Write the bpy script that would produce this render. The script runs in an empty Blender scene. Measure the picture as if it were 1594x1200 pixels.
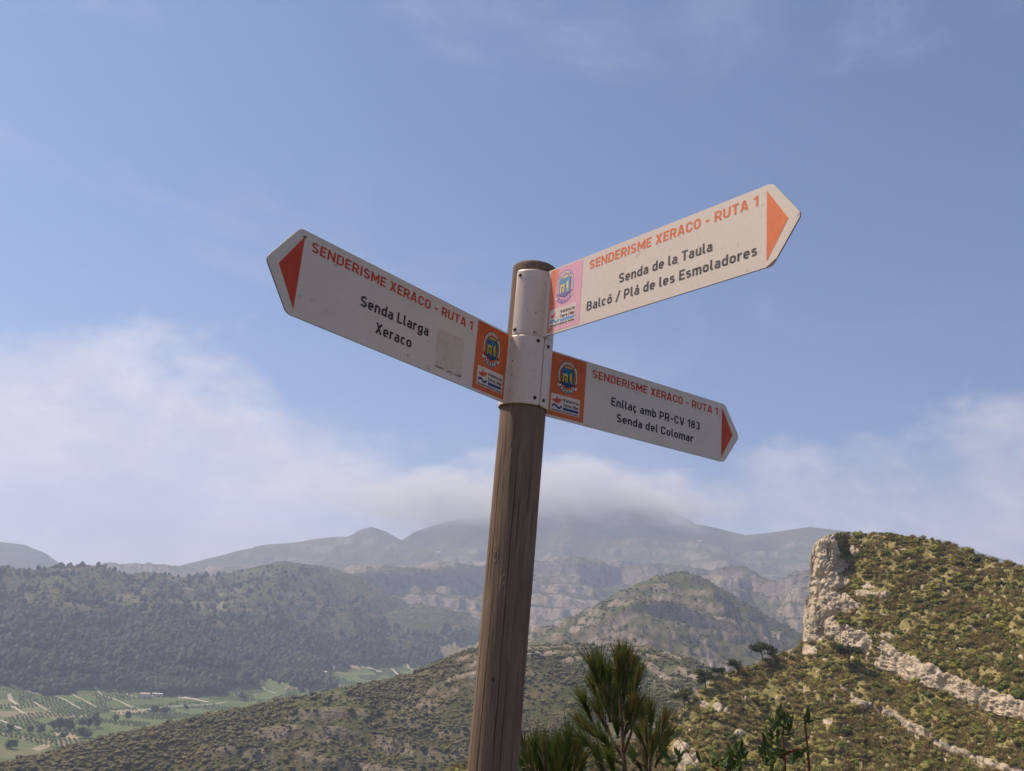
import bpy, math, random
import numpy as np
from mathutils import Vector, Matrix

sc = bpy.context.scene
COL = sc.collection
rng = np.random.default_rng(7)
random.seed(7)
R = math.radians

# ------------------------------------------------------------------ camera
PW, PH, FPX = 1594.0, 1200.0, 1364.25          # photograph size and focal length in its pixels
PITCH, ROLL = 0.277987, 0.088228
_f = np.array([0, math.cos(PITCH), math.sin(PITCH)]); _r0 = np.array([1., 0, 0]); _u0 = np.cross(_r0, _f)
CR = math.cos(ROLL) * _r0 + math.sin(ROLL) * _u0
CU = -math.sin(ROLL) * _r0 + math.cos(ROLL) * _u0
CF = _f
cam_d = bpy.data.cameras.new('camera'); cam = bpy.data.objects.new('camera', cam_d); COL.objects.link(cam)
cam_d.sensor_fit = 'HORIZONTAL'; cam_d.sensor_width = 36.0; cam_d.lens = 36.0 * FPX / PW
cam_d.clip_start = 0.05; cam_d.clip_end = 60000
M = Matrix.Identity(4)
for i in range(3):
    M[i][0] = CR[i]; M[i][1] = CU[i]; M[i][2] = -CF[i]
cam.matrix_world = M
sc.camera = cam

# ------------------------------------------------------------------ light
SUN_AZ, SUN_EL = R(-72), R(56)                   # azimuth clockwise from +Y, so the sun stands left and ahead
sd = np.array([math.sin(SUN_AZ) * math.cos(SUN_EL), math.cos(SUN_AZ) * math.cos(SUN_EL), math.sin(SUN_EL)])
sun_d = bpy.data.lights.new('sun', 'SUN'); sun_d.energy = 5.0; sun_d.angle = R(2.0); sun_d.color = (1.0, 0.85, 0.66)
sun = bpy.data.objects.new('sun', sun_d); COL.objects.link(sun)
sun.rotation_euler = Vector(-sd).to_track_quat('-Z', 'Y').to_euler()

world = bpy.data.worlds.new('World'); sc.world = world; world.use_nodes = True
wn = world.node_tree; wn.nodes.clear()
def N(t, ty, **kw):
    n = t.nodes.new(ty)
    for k, v in kw.items():
        if k == 'inp':
            for kk, vv in v.items(): n.inputs[kk].default_value = vv
        else: setattr(n, k, v)
    return n
def L(t, a, ao, b, bi): t.links.new(a.outputs[ao], b.inputs[bi])
def ramp(t, stops, interp='LINEAR'):
    n = t.nodes.new('ShaderNodeValToRGB'); cr = n.color_ramp; cr.interpolation = interp
    while len(cr.elements) < len(stops): cr.elements.new(0.5)
    for e, (p, c) in zip(cr.elements, stops):
        e.position = p; e.color = (c, c, c, 1) if not isinstance(c, (tuple, list)) else (*c[:3], 1)
    return n
def math_n(t, op, a=None, b=None, clamp=False):
    n = t.nodes.new('ShaderNodeMath'); n.operation = op; n.use_clamp = clamp
    for i, v in enumerate((a, b)):
        if v is None: continue
        if isinstance(v, (int, float)): n.inputs[i].default_value = v
        else: t.links.new(v, n.inputs[i])
    return n.outputs[0]
def mixc(t, fac, a, b, mode='MIX'):
    n = t.nodes.new('ShaderNodeMix'); n.data_type = 'RGBA'; n.blend_type = mode
    for sock, v in ((n.inputs[0], fac), (n.inputs[6], a), (n.inputs[7], b)):
        if isinstance(v, (int, float)): sock.default_value = v
        elif isinstance(v, (tuple, list)): sock.default_value = (*v[:3], 1)
        else: t.links.new(v, sock)
    return n.outputs[2]

sky = N(wn, 'ShaderNodeTexSky', sky_type='NISHITA', sun_disc=False, sun_elevation=SUN_EL, sun_rotation=SUN_AZ,
        altitude=300, air_density=1.0, dust_density=0.8, ozone_density=2.5)
tc = N(wn, 'ShaderNodeTexCoord')
sep = N(wn, 'ShaderNodeSeparateXYZ'); L(wn, tc, 'Generated', sep, 0)
elev = sep.outputs[2]
def cloud_noise(scale, zs, detail, rough, loc, dist=0.0, rz=0.0):
    mp = N(wn, 'ShaderNodeMapping', inp={'Scale': (scale, scale, scale * zs), 'Location': loc, 'Rotation': (0, 0, rz)})
    L(wn, tc, 'Generated', mp, 0)
    n = N(wn, 'ShaderNodeTexNoise', inp={'Scale': 1.0, 'Detail': detail, 'Roughness': rough, 'Distortion': dist})
    L(wn, mp, 0, n, 'Vector'); return n.outputs[0]
big = cloud_noise(2.3, 1.9, 10, 0.60, (8.8, 0.4, 4.1), 0.18, -0.25)
texn = cloud_noise(7.0, 1.8, 8, 0.62, (2.2, 6.1, 0.7), 0.2)
wisp = cloud_noise(3.0, 2.4, 8, 0.60, (9.1, 4.4, 2.0), 0.5)
# low cumulus bank: coverage fades out with height above the horizon, the same all round
cov = ramp(wn, [(0.0, 0.60), (0.11, 0.53), (0.20, 0.37), (0.30, 0.17), (0.40, 0.0)]); wn.links.new(elev, cov.inputs[0])
s1 = math_n(wn, 'ADD', math_n(wn, 'ADD', big, math_n(wn, 'MULTIPLY', math_n(wn, 'SUBTRACT', texn, 0.5), 0.24)), cov.outputs[0])
bank = ramp(wn, [(0.75, 0.0), (0.82, 0.34), (0.90, 0.68), (1.0, 0.86)]); wn.links.new(s1, bank.inputs[0])
wr = ramp(wn, [(0.50, 0.0), (0.75, 0.17)], 'EASE'); wn.links.new(wisp, wr.inputs[0])
cmask = math_n(wn, 'MAXIMUM', bank.outputs[0], wr.outputs[0], True)
ccol = ramp(wn, [(0.34, (6.8, 6.2, 6.5)), (0.50, (8.6, 7.7, 7.7)), (0.66, (11.0, 9.7, 9.3))]); wn.links.new(texn, ccol.inputs[0])
skyt = mixc(wn, 1.0, sky.outputs[0], (0.65, 0.86, 1.08), 'MULTIPLY')
skyc = mixc(wn, cmask, skyt, ccol.outputs[0])
bg = N(wn, 'ShaderNodeBackground', inp={'Strength': 0.08}); wn.links.new(skyc, bg.inputs[0])
wo = N(wn, 'ShaderNodeOutputWorld'); L(wn, bg, 0, wo, 0)

sc.view_settings.view_transform = 'Standard'; sc.view_settings.look = 'None'
sc.view_settings.exposure = 0.38; sc.view_settings.gamma = 1.0; sc.view_settings.use_curve_mapping = False
sc.cycles.use_denoising = True
sc.cycles.max_bounces = 5; sc.cycles.volume_bounces = 2
sc.cycles.use_fast_gi = False

# ------------------------------------------------------------------ helpers
def pix_dir(px, py):
    px = np.asarray(px, float); py = np.asarray(py, float)
    v = CF + np.multiply.outer((px - PW / 2) / FPX, CR) - np.multiply.outer((py - PH / 2) / FPX, CU)
    return v
def P(px, py, d):
    """point seen at pixel (px, py) at horizontal distance d"""
    v = pix_dir(px, py); h = np.hypot(v[..., 0], v[..., 1])
    return v * (np.asarray(d, float) / h)[..., None]
def to_pix(X):
    z = X @ CF; return PW / 2 + FPX * (X @ CR) / z, PH / 2 - FPX * (X @ CU) / z

def tag(o, label=None, cat=None, group=None, kind=None):
    if label: o['label'] = label
    if cat: o['category'] = cat
    if group: o['group'] = group
    if kind: o['kind'] = kind
    return o
def empty(name, loc=(0, 0, 0), parent=None):
    o = bpy.data.objects.new(name, None); o.location = loc; o.empty_display_size = 0.1; COL.objects.link(o)
    if parent: o.parent = parent
    return o
def mesh_obj(name, verts, faces, mat, parent=None, smooth=False, link=True, mats=None, midx=None):
    me = bpy.data.meshes.new(name)
    if isinstance(verts, np.ndarray) and isinstance(faces, np.ndarray):
        nv, nf, k = len(verts), len(faces), faces.shape[1]
        me.vertices.add(nv); me.vertices.foreach_set('co', verts.astype(np.float32).ravel())
        me.loops.add(nf * k); me.loops.foreach_set('vertex_index', faces.astype(np.int32).ravel())
        me.polygons.add(nf); me.polygons.foreach_set('loop_start', np.arange(0, nf * k, k, dtype=np.int32))
        me.polygons.foreach_set('loop_total', np.full(nf, k, np.int32))
        me.update(calc_edges=True)
    else:
        me.from_pydata([tuple(map(float, v)) for v in verts], [], [tuple(map(int, f)) for f in faces]); me.update()
    for m in (mats or [mat]): me.materials.append(m)
    if midx is not None: me.polygons.foreach_set('material_index', np.asarray(midx, np.int32))
    me.polygons.foreach_set('use_smooth', np.full(len(me.polygons), bool(smooth)))
    o = bpy.data.objects.new(name, me)
    if link: COL.objects.link(o)
    if parent: o.parent = parent
    return o
def attr(o, name, vals):
    a = o.data.attributes.new(name, 'FLOAT', 'POINT'); a.data.foreach_set('value', np.asarray(vals, np.float32).ravel())
def grid_faces(nu, nv, wrap_u=False):
    iu = np.arange(nu if wrap_u else nu - 1); iv = np.arange(nv - 1)
    a, b = np.meshgrid(iu, iv, indexing='ij'); a2 = (a + 1) % nu
    return np.stack([a * nv + b, a2 * nv + b, a2 * nv + b + 1, a * nv + b + 1], -1).reshape(-1, 4)

# --- numpy gradient noise
def _h(ix, iy, iz, s):
    n = (ix.astype(np.int64) * 374761393 + iy.astype(np.int64) * 668265263 + iz.astype(np.int64) * 2147483647 * 3 + s * 1274126177) & 0xffffffff
    n = ((n ^ (n >> 13)) * 1274126177) & 0xffffffff
    n = ((n ^ (n >> 16)) * 2246822519) & 0xffffffff
    return ((n ^ (n >> 15)) & 0xffff) / 65535.0
def noise2(x, y, s=0):
    x = np.asarray(x, float); y = np.asarray(y, float)
    ix = np.floor(x); iy = np.floor(y); fx = x - ix; fy = y - iy
    def g(dx, dy):
        a = _h(ix + dx, iy + dy, np.zeros_like(ix), s) * 2 * np.pi
        return np.cos(a) * (fx - dx) + np.sin(a) * (fy - dy)
    u = fx * fx * fx * (fx * (fx * 6 - 15) + 10); v = fy * fy * fy * (fy * (fy * 6 - 15) + 10)
    return ((g(0, 0) * (1 - u) + g(1, 0) * u) * (1 - v) + (g(0, 1) * (1 - u) + g(1, 1) * u) * v) * 1.4
def fbm2(x, y, o=5, s=0, rough=0.5, ridged=False):
    r = 0; a = 1; t = 0; k = 1.0
    for i in range(o):
        n = noise2(x * k + 17.3 * i, y * k - 9.1 * i, s + i)
        r = r + a * ((1 - np.abs(n) * 2) if ridged else n); t += a; a *= rough; k *= 2.03
    return r / t
def noise3(x, y, z, s=0):
    ix = np.floor(x); iy = np.floor(y); iz = np.floor(z); fx = x - ix; fy = y - iy; fz = z - iz
    u = fx * fx * (3 - 2 * fx); v = fy * fy * (3 - 2 * fy); w = fz * fz * (3 - 2 * fz)
    def h(a, b, c): return _h(ix + a, iy + b, iz + c, s)
    x00 = h(0, 0, 0) * (1 - u) + h(1, 0, 0) * u; x10 = h(0, 1, 0) * (1 - u) + h(1, 1, 0) * u
    x01 = h(0, 0, 1) * (1 - u) + h(1, 0, 1) * u; x11 = h(0, 1, 1) * (1 - u) + h(1, 1, 1) * u
    return ((x00 * (1 - v) + x10 * v) * (1 - w) + (x01 * (1 - v) + x11 * v) * w) * 2 - 1
def fbm3(p, sc_, o=4, s=0, rough=0.5):
    r = 0; a = 1; t = 0; k = sc_
    for i in range(o):
        r = r + a * noise3(p[..., 0] * k + 5 * i, p[..., 1] * k, p[..., 2] * k, s + i); t += a; a *= rough; k *= 2.1
    return r / t
def sstep(a, b, x):
    t = np.clip((x - a) / (b - a), 0, 1); return t * t * (3 - 2 * t)

# --- materials
def mat(name):
    m = bpy.data.materials.new(name); m.use_nodes = True; t = m.node_tree; t.nodes.clear()
    o = N(t, 'ShaderNodeOutputMaterial'); b = N(t, 'ShaderNodeBsdfPrincipled'); L(t, b, 0, o, 0)
    return m, t, b
def nz(t, scale, detail=4, rough=0.55, coord='Object', vscale=None, dist=0.0):
    c = N(t, 'ShaderNodeTexCoord') if coord in ('Object', 'Generated') else N(t, 'ShaderNodeNewGeometry')
    src = c.outputs[coord] if coord in ('Object', 'Generated') else c.outputs['Position']
    if vscale:
        mp = N(t, 'ShaderNodeMapping', inp={'Scale': vscale}); t.links.new(src, mp.inputs[0]); src = mp.outputs[0]
    n = N(t, 'ShaderNodeTexNoise', inp={'Scale': scale, 'Detail': detail, 'Roughness': rough, 'Distortion': dist})
    t.links.new(src, n.inputs['Vector']); return n.outputs[0]
def rmp(t, fac, stops, interp='LINEAR'):
    n = ramp(t, stops, interp); t.links.new(fac, n.inputs[0]); return n.outputs[0]
def bump(t, b, height, strength, dist):
    n = N(t, 'ShaderNodeBump', inp={'Strength': strength, 'Distance': dist}); t.links.new(height, n.inputs['Height'])
    L(t, n, 0, b, 'Normal')
def flat(name, c, rough=0.6, var=0.0, scale=8.0):
    m, t, b = mat(name); b.inputs['Roughness'].default_value = rough; b.inputs['Specular IOR Level'].default_value = 0.3
    if var:
        n = nz(t, scale, 5)
        lo = tuple(x * (1 - var) for x in c); hi = tuple(min(1, x * (1 + var)) for x in c)
        t.links.new(rmp(t, n, [(0.3, lo), (0.7, hi)]), b.inputs['Base Color'])
    else: b.inputs['Base Color'].default_value = (*c, 1)
    return m

# white enamelled sheet with faint dirt
def sheet_mat(name, base, dirt):
    m, t, b = mat(name)
    n1 = nz(t, 9, 6, 0.6); n2 = nz(t, 120, 3, 0.6); n3 = nz(t, 38, 2, 0.5)
    c = rmp(t, n1, [(0.3, tuple(x * 0.93 for x in base)), (0.7, base)])
    c = mixc(t, rmp(t, n2, [(0.55, 0.0), (0.75, 0.25)]), c, dirt)
    c = mixc(t, rmp(t, n3, [(0.70, 0.0), (0.74, 0.55)]), c, dirt)
    t.links.new(c, b.inputs['Base Color'])
    t.links.new(rmp(t, n1, [(0.3, 0.50), (0.7, 0.38)]), b.inputs['Roughness'])
    b.inputs['Specular IOR Level'].default_value = 0.4
    return m
M_WHITE = sheet_mat('enamel_white', (0.71, 0.59, 0.51), (0.42, 0.34, 0.27))
M_SLEEVE = sheet_mat('sleeve_enamel', (0.72, 0.57, 0.49), (0.36, 0.22, 0.14))
M_RUST = flat('rusted_edge', (0.10, 0.055, 0.04), 0.8, 0.4, 60)
M_EDGE = flat('worn_edge', (0.20, 0.15, 0.14), 0.6, 0.3, 60)
M_RED = flat('print_red', (0.56, 0.055, 0.016), 0.5, 0.10, 40)
M_ORANGE = flat('print_orange', (0.62, 0.115, 0.022), 0.5, 0.12, 25)
M_ORANGE2 = flat('print_faded_orange', (0.72, 0.17, 0.055), 0.5, 0.10, 40)
M_BLACK = flat('print_black', (0.022, 0.020, 0.020), 0.5)
M_GREYB = flat('print_faded_black', (0.085, 0.065, 0.065), 0.5, 0.15, 50)
M_BLUE = flat('print_blue', (0.012, 0.045, 0.16), 0.5)
M_LBLUE = flat('print_sky_blue', (0.03, 0.16, 0.36), 0.5)
M_GREEN = flat('print_green', (0.02, 0.13, 0.13), 0.5)
M_YELLOW = flat('print_yellow', (0.62, 0.46, 0.05), 0.5)
M_CREAM = flat('print_cream', (0.72, 0.68, 0.60), 0.5)
M_FBLUE = flat('print_faded_blue', (0.16, 0.30, 0.52), 0.5)
M_FPURP = flat('print_faded_violet', (0.20, 0.17, 0.40), 0.5)
M_FYEL = flat('print_faded_yellow', (0.76, 0.66, 0.22), 0.5)
M_FRED = flat('print_faded_pink_red', (0.70, 0.10, 0.16), 0.5)
M_SCREW = flat('rusty_screw', (0.045, 0.03, 0.025), 0.55, 0.4, 200)
def sticker_mat():
    m, t, b = mat('torn_sticker_residue')
    n = nz(t, 30, 6, 0.65); n2 = nz(t, 160, 4, 0.6)
    c = rmp(t, n, [(0.3, (0.60, 0.47, 0.39)), (0.7, (0.69, 0.55, 0.465))])
    c = mixc(t, rmp(t, n2, [(0.5, 0.0), (0.7, 0.45)]), c, (0.50, 0.38, 0.30))
    t.links.new(c, b.inputs['Base Color']); b.inputs['Roughness'].default_value = 0.85
    return m
M_STICK = sticker_mat()
def pink_mat():
    # sun-bleached print: orange survives next to the bracket, pink further out (object X runs along the panel)
    m, t, b = mat('bleached_pink_print')
    tcn = N(t, 'ShaderNodeTexCoord'); sp = N(t, 'ShaderNodeSeparateXYZ'); L(t, tcn, 'Object', sp, 0)
    n = nz(t, 60, 3)
    x = math_n(t, 'ADD', sp.outputs[0], math_n(t, 'MULTIPLY', math_n(t, 'SUBTRACT', n, 0.5), 0.012))
    mr = N(t, 'ShaderNodeMapRange', inp={'From Min': 0.080, 'From Max': 0.098}); t.links.new(x, mr.inputs[0])
    c = rmp(t, mr.outputs[0], [(0.0, (0.70, 0.19, 0.09)), (0.45, (0.72, 0.24, 0.17)), (1.0, (0.74, 0.36, 0.44))])
    t.links.new(c, b.inputs['Base Color']); b.inputs['Roughness'].default_value = 0.5
    return m
M_PINK = pink_mat()
def wood_mat():
    m, t, b = mat('weathered_wood')
    g1 = nz(t, 1.0, 8, 0.65, vscale=(70, 70, 4.5), dist=0.9)
    g2 = nz(t, 1.0, 6, 0.6, vscale=(300, 300, 7.0), dist=0.5)
    g3 = nz(t, 1.0, 4, 0.55, vscale=(14, 14, 3.5))
    c = rmp(t, g1, [(0.25, (0.125, 0.080, 0.056)), (0.48, (0.20, 0.135, 0.097)), (0.75, (0.285, 0.21, 0.155))])
    c = mixc(t, rmp(t, g3, [(0.42, 0.0), (0.68, 0.6)]), c, (0.125, 0.080, 0.056))
    c = mixc(t, rmp(t, g2, [(0.33, 0.55), (0.45, 0.0)]), c, (0.075, 0.048, 0.035))
    t.links.new(c, b.inputs['Base Color']); b.inputs['Roughness'].default_value = 0.85; b.inputs['Specular IOR Level'].default_value = 0.2
    h = math_n(t, 'ADD', g1, math_n(t, 'MULTIPLY', g2, 0.6)); bump(t, b, h, 0.55, 0.0025)
    return m
M_WOOD = wood_mat()
# ================================================================== TERRAIN
def poly(pts): return np.array([P(a, b, c) for a, b, c in pts])
def ridge_eval(X, Y, line):
    """distance to the ridge line, side (+1 = towards the camera), height of the line, run along it"""
    best = np.full(X.shape, 1e12); zz = np.zeros_like(X); ss = np.zeros_like(X); ww = np.zeros_like(X)
    e = line[-1] - line[0]; e = e[:2] / np.hypot(*e[:2]); run = (X - line[0][0]) * e[0] + (Y - line[0][1]) * e[1]
    for a, b in zip(line[:-1], line[1:]):
        dx, dy = b[0] - a[0], b[1] - a[1]; l2 = dx * dx + dy * dy
        t = np.clip(((X - a[0]) * dx + (Y - a[1]) * dy) / l2, 0, 1)
        d2 = (X - a[0] - t * dx) ** 2 + (Y - a[1] - t * dy) ** 2; m = d2 < best
        best = np.where(m, d2, best); w = 1.0 / (d2 * 1e-3 + .004) ** 4; ww += w; zz += w * (a[2] + t * (b[2] - a[2]))
        s = np.sign((X - a[0]) * dy - (Y - a[1]) * dx); ss = np.where(m, s, ss)
        if a is line[0] or np.array_equal(a, line[0]): ss = np.where(m & (t <= 0), 2.0, ss)
        if np.array_equal(b, line[-1]): ss = np.where(m & (t >= 1), 2.0, ss)
    return np.sqrt(best), ss, zz / ww, run
def smax(a, b, k):
    h = np.clip(0.5 + 0.5 * (a - b) / k, 0, 1); return b * (1 - h) + a * h + k * h * (1 - h)

RIDGES = dict(
 spur=dict(pts=[(-420, 1339, 420), (-200, 1254, 430), (0, 1191, 450), (150, 1153, 455), (350, 1109, 470), (560, 1070, 490), (640, 1050, 500), (690, 1028, 505), (740, 1010, 515), (830, 1006, 530),
      (900, 1004, 540), (1000, 1008, 545), (1060, 1021, 540), (1110, 1047, 520), (1170, 1071, 500), (1300, 1085, 480), (1500, 1085, 470), (1900, 1085, 470)],
      front=.47, back=.60, r=14, gul=.30, glen=60, amp=5, nsc=70, strata=(9., .35, .75, 0.02)),
 knob=dict(pts=[(760, 1024, 990), (830, 1001, 1030), (900, 963, 1080), (960, 927, 1130), (1010, 903, 1170), (1060, 889, 1200), (1100, 903, 1225), (1150, 931, 1240), (1200, 962, 1250), (1260, 992, 1260),
      (1330, 1012, 1260), (1600, 1040, 1260)], front=.52, back=.55, r=8, gul=.5, glen=90, amp=20, nsc=90, strata=(17., .32, .9, .10), rk=.0),
 rib=dict(pts=[(850, 1003, 985), (885, 990, 990), (930, 972, 990), (975, 945, 1015), (1000, 935, 1030), (1050, 939, 1060), (1100, 957, 1080), (1150, 978, 1100), (1210, 1003, 1120), (1260, 1020, 1130)],
      front=.50, back=.12, r=2, cliff=(20, 7), gul=.5, glen=45, amp=9, nsc=50, strata=(13., .35, 1.0, .12), rk=.18),
 hump=dict(pts=[(490, 1012, 1700), (520, 1000, 1710), (550, 986, 1730), (600, 957, 1760), (650, 939, 1790), (700, 949, 1820), (760, 969, 1860), (830, 992, 1900), (900, 1012, 1900)],
      front=.50, back=.45, r=20, gul=.35, glen=90, amp=10, nsc=110, strata=(20., .3, .55, .05)),
 forest_ridge=dict(pts=[(-700, 890, 1450), (-300, 884, 1500), (0, 884, 1550), (60, 889, 1560), (110, 884, 1570), (150, 880, 1580), (200, 896, 1600), (240, 892, 1640), (290, 902, 1680), (330, 900, 1720), (380, 888, 1760), (440, 875, 1800),
      (500, 884, 1880), (560, 900, 1900), (610, 928, 1900), (650, 962, 1880)], front=.40, back=.4, r=20, gul=.8, glen=150, amp=30, nsc=210, strata=(24., .25, .55, .03)),
 forest_spur_a=dict(pts=[(450, 878, 1780), (425, 902, 1660), (385, 934, 1520), (352, 964, 1420)], front=.50, back=.50, r=22, gul=.5, glen=70, amp=8, nsc=80, strata=(18., .3, .5, .03)),
 forest_spur_b=dict(pts=[(240, 892, 1600), (238, 916, 1490), (244, 950, 1360), (250, 985, 1270)], front=.48, back=.48, r=24, gul=.5, glen=70, amp=8, nsc=80, strata=(18., .3, .5, .03)),
 forest_spur_c=dict(pts=[(115, 888, 1550), (88, 918, 1420), (62, 958, 1290)], front=.48, back=.48, r=24, gul=.5, glen=70, amp=8, nsc=80, strata=(18., .3, .5, .03)),
 forest_spur_d=dict(pts=[(560, 905, 1880), (545, 940, 1760), (525, 968, 1680)], front=.55, back=.55, r=20, gul=.5, glen=70, amp=8, nsc=80, strata=(20., .3, .9, .03)),
 plateau=dict(pts=[(480, 905, 2050), (540, 896, 2100), (620, 888, 2150), (700, 886, 2200), (760, 881, 2250), (830, 874, 2300), (900, 873, 2300), (940, 880, 2320), (965, 884, 2350), (1010, 880, 2330), (1080, 889, 2350), (1150, 900, 2400)],
      front=.36, back=.02, r=2, cliff=(58, 14), gul=.22, glen=120, amp=14, nsc=120, strata=(30., .30, 1.0, .02), rk=.18),
 crag=dict(pts=[(1060, 915, 1880), (1090, 897, 1900), (1120, 887, 1900), (1160, 885, 1900), (1172, 889, 1900), (1180, 898, 1890), (1210, 905, 1880), (1236, 891, 1880), (1262, 889, 1880), (1400, 885, 1900), (1700, 900, 1900)],
      front=.55, back=.3, r=3, cliff=(30, 10), gul=.5, glen=70, amp=16, nsc=80, strata=(28., .32, 1.0, -.08), rk=.18),
 summit=dict(pts=[(150, 935, 3300), (230, 905, 3350), (285, 879, 3400), (350, 863, 3400), (400, 851, 3420), (470, 843, 3450), (540, 836, 3450), (560, 826, 3450), (578, 820, 3450), (600, 827, 3470), (625, 841, 3500), (645, 828, 3500), (670, 819, 3500),
      (700, 811, 3500), (750, 805, 3500), (800, 790, 3550), (850, 770, 3600), (900, 776, 3600), (960, 780, 3600), (1010, 778, 3600), (1040, 789, 3600), (1080, 815, 3580), (1120, 823, 3560), (1160, 833, 3550), (1200, 829, 3500),
      (1260, 820, 3500), (1310, 826, 3500), (1400, 836, 3600), (1460, 840, 3600), (1520, 858, 3650), (1600, 882, 3700), (1900, 905, 3800), (2400, 905, 3800)],
      front=.42, back=.6, r=8, gul=.5, glen=300, amp=42, nsc=330, strata=(48., .28, .45, .03)),
 far_hump=dict(pts=[(-900, 850, 3800), (-300, 838, 3800), (-60, 842, 3800), (0, 844, 3800), (40, 849, 3800), (70, 861, 3800), (95, 878, 3800), (140, 905, 3800)],
      front=.5, back=.5, r=20, gul=.2, glen=300, amp=5, nsc=300, strata=(40., .3, .25, .02)),
)
FLOOR_Z = -105.0
FORESTS = [i + 1 for i, k in enumerate(RIDGES) if k.startswith('forest')]; HUMP = list(RIDGES).index('hump') + 1
def floor_z(X, Y):
    d = np.hypot(X, Y); return FLOOR_Z + np.clip(d - 1050, 0, 560) * .08 + 1.2 * noise2(X / 90, Y / 90, 3)
def knoll_z(X, Y):
    d = np.hypot(X, Y); ahead = sstep(-.4, .5, Y / np.maximum(d, 1e-3))
    fall = .50 * ahead + .16 * (1 - ahead)
    s = np.clip(d - 4.2, 0, None); s = s * s / (s + 2.5)
    return GROUND_Z0 - s * fall + .04 * noise2(X * 1.3, Y * 1.3, 5) + np.minimum(d / 40, 1) * 1.5 * noise2(X / 14, Y / 14, 6)
GROUND_Z0 = -1.55
def terrain_z(X, Y):
    z = smax(knoll_z(X, Y), np.full_like(X, FLOOR_Z - 30), 20)
    z = smax(z, floor_z(X, Y), 3.0)
    fl = z.copy(); rock = np.zeros_like(z); who = np.zeros(z.shape, np.int8)
    Xa, Ya, za, ra, wa = X, Y, z, rock, who
    for k, (nm, r) in enumerate(RIDGES.items()):
        ds = [q[2] for q in r['pts']]; reach = 1300 if nm == 'summit' else 380 if nm.startswith('forest_spur') else 750
        azs = [math.degrees(math.atan2(*P(a_, b_, c_)[:2])) for a_, b_, c_ in r['pts']]; mg = math.degrees(reach / min(ds)) + 2
        sl = np.s_[np.searchsorted(AZ, min(azs) - mg):np.searchsorted(AZ, max(azs) + mg), np.searchsorted(RD, max(min(ds) - reach, 20)):np.searchsorted(RD, max(ds) + 900)]
        X, Y, z, rock, who = Xa[sl], Ya[sl], za[sl], ra[sl], wa[sl]
        line = poly(r['pts']); d, side, zr, run = ridge_eval(X, Y, line)
        g = fbm2(run / r['glen'], d / (r['glen'] * 4) + k * 9.7, 4, 100 + k)
        de = np.sqrt(d * d + r['r'] ** 2) - r['r']
        de = de * (1 + r['gul'] * g * np.minimum(1, d / 60))
        slope = np.where(side > 1.5, max(r['front'], .45), np.where(side > 0, r['front'], r['back']))
        # concave foot
        q = zr - slope * de * (1.15 - .15 * np.minimum(de / 300, 1))
        if 'cliff' in r:
            h, w = r['cliff']; h = h * np.clip(.75 + .8 * fbm2(run / 160, run * 0 + k, 3, 150 + k), .1, 1.4)
            q = np.where(side == 1, q - h * sstep(0, w, de), np.where(side > 1.5, q - h, q))
        near = np.minimum(1, d / (r['nsc'] * .8))
        q = q + r['amp'] * near * (fbm2(X / r['nsc'], Y / r['nsc'], 5, 200 + 10 * k, .5, True) - .45)
        h, w, amt, dip = r['strata']
        mask = sstep(-.12 - r.get('rk', 0), .25 - r.get('rk', 0), fbm2(X / (r['nsc'] * 1.6), Y / (r['nsc'] * 1.6), 3, 260 + k)) * amt * np.minimum(1, .25 + d / 40)
        qd = q + dip * (X * .8 + Y * .3) + h * .6 * fbm2(X / (r['nsc'] * .7), Y / (r['nsc'] * .7), 4, 270 + k)
        fr = qd / h - np.floor(qd / h)
        st = sstep(0, w, fr) - fr
        q = q + mask * st * h * .85
        band = sstep(-.02, .06, fr) * (1 - sstep(w, w + .10, fr)) * mask
        if 'cliff' in r: band = np.maximum(band, (side == 1) * sstep(1, 3, de) * (1 - sstep(w and r['cliff'][1], r['cliff'][1] + 8, de)))
        if nm == 'spur':   # bedded ledges along the crest
            led = sstep(.42, .60, (d / 9 + .5 * fbm2(X / 30, Y / 30, 3, 291)) % 1.0) * (d < 34) * (side == 1) * sstep(-60, 0, X) * sstep(-.25, .10, fbm2(X / 22, Y / 22, 3, 293))
            band = np.maximum(band, led); q = q + .9 * led
        m = q > z; who = np.where(m, k + 1, who); rock = np.where(m, band, rock)
        za[sl] = smax(q, z, 6.0 if nm != 'spur' else 3.0); ra[sl] = rock; wa[sl] = who
    return za, ra, wa, za - fl

AZ = np.concatenate([np.linspace(-180, -38, 60)[:-1], np.linspace(-38, 38, 810), np.linspace(38, 180, 60)[1:-1]])
RD = np.concatenate([[0.0], np.linspace(.6, 12, 24), np.geomspace(13, 360, 60), np.linspace(365, 565, 120), np.linspace(572, 1000, 70), np.linspace(1005, 1800, 190), np.linspace(1806, 2450, 100), np.linspace(2460, 3900, 140), np.geomspace(3940, 6200, 20)])
A, D = np.meshgrid(np.radians(AZ), RD, indexing='ij')
TX, TY = np.sin(A) * D, np.cos(A) * D
TZ, TROCK, TWHO, TABOVE = terrain_z(TX, TY)
TZ += np.where(D > 300, .8, .0) * fbm2(TX / 6, TY / 6, 3, 300) * np.minimum(1, TABOVE / 8)
# slope and visibility on the polar grid
TEL = np.arctan2(TZ, np.maximum(D, .1)); run_max = np.maximum.accumulate(np.where(D > 15, TEL, -9), axis=1)
TVIS = (TEL >= run_max - 1e-6)
gz = np.gradient(TZ, axis=1) / np.maximum(np.gradient(D, axis=1), 1e-3)
TPX, TPY = to_pix(np.stack([TX, TY, TZ], -1).reshape(-1, 3)); TPX = TPX.reshape(TZ.shape); TPY = TPY.reshape(TZ.shape)
ahead = np.cos(A) > .2
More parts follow.
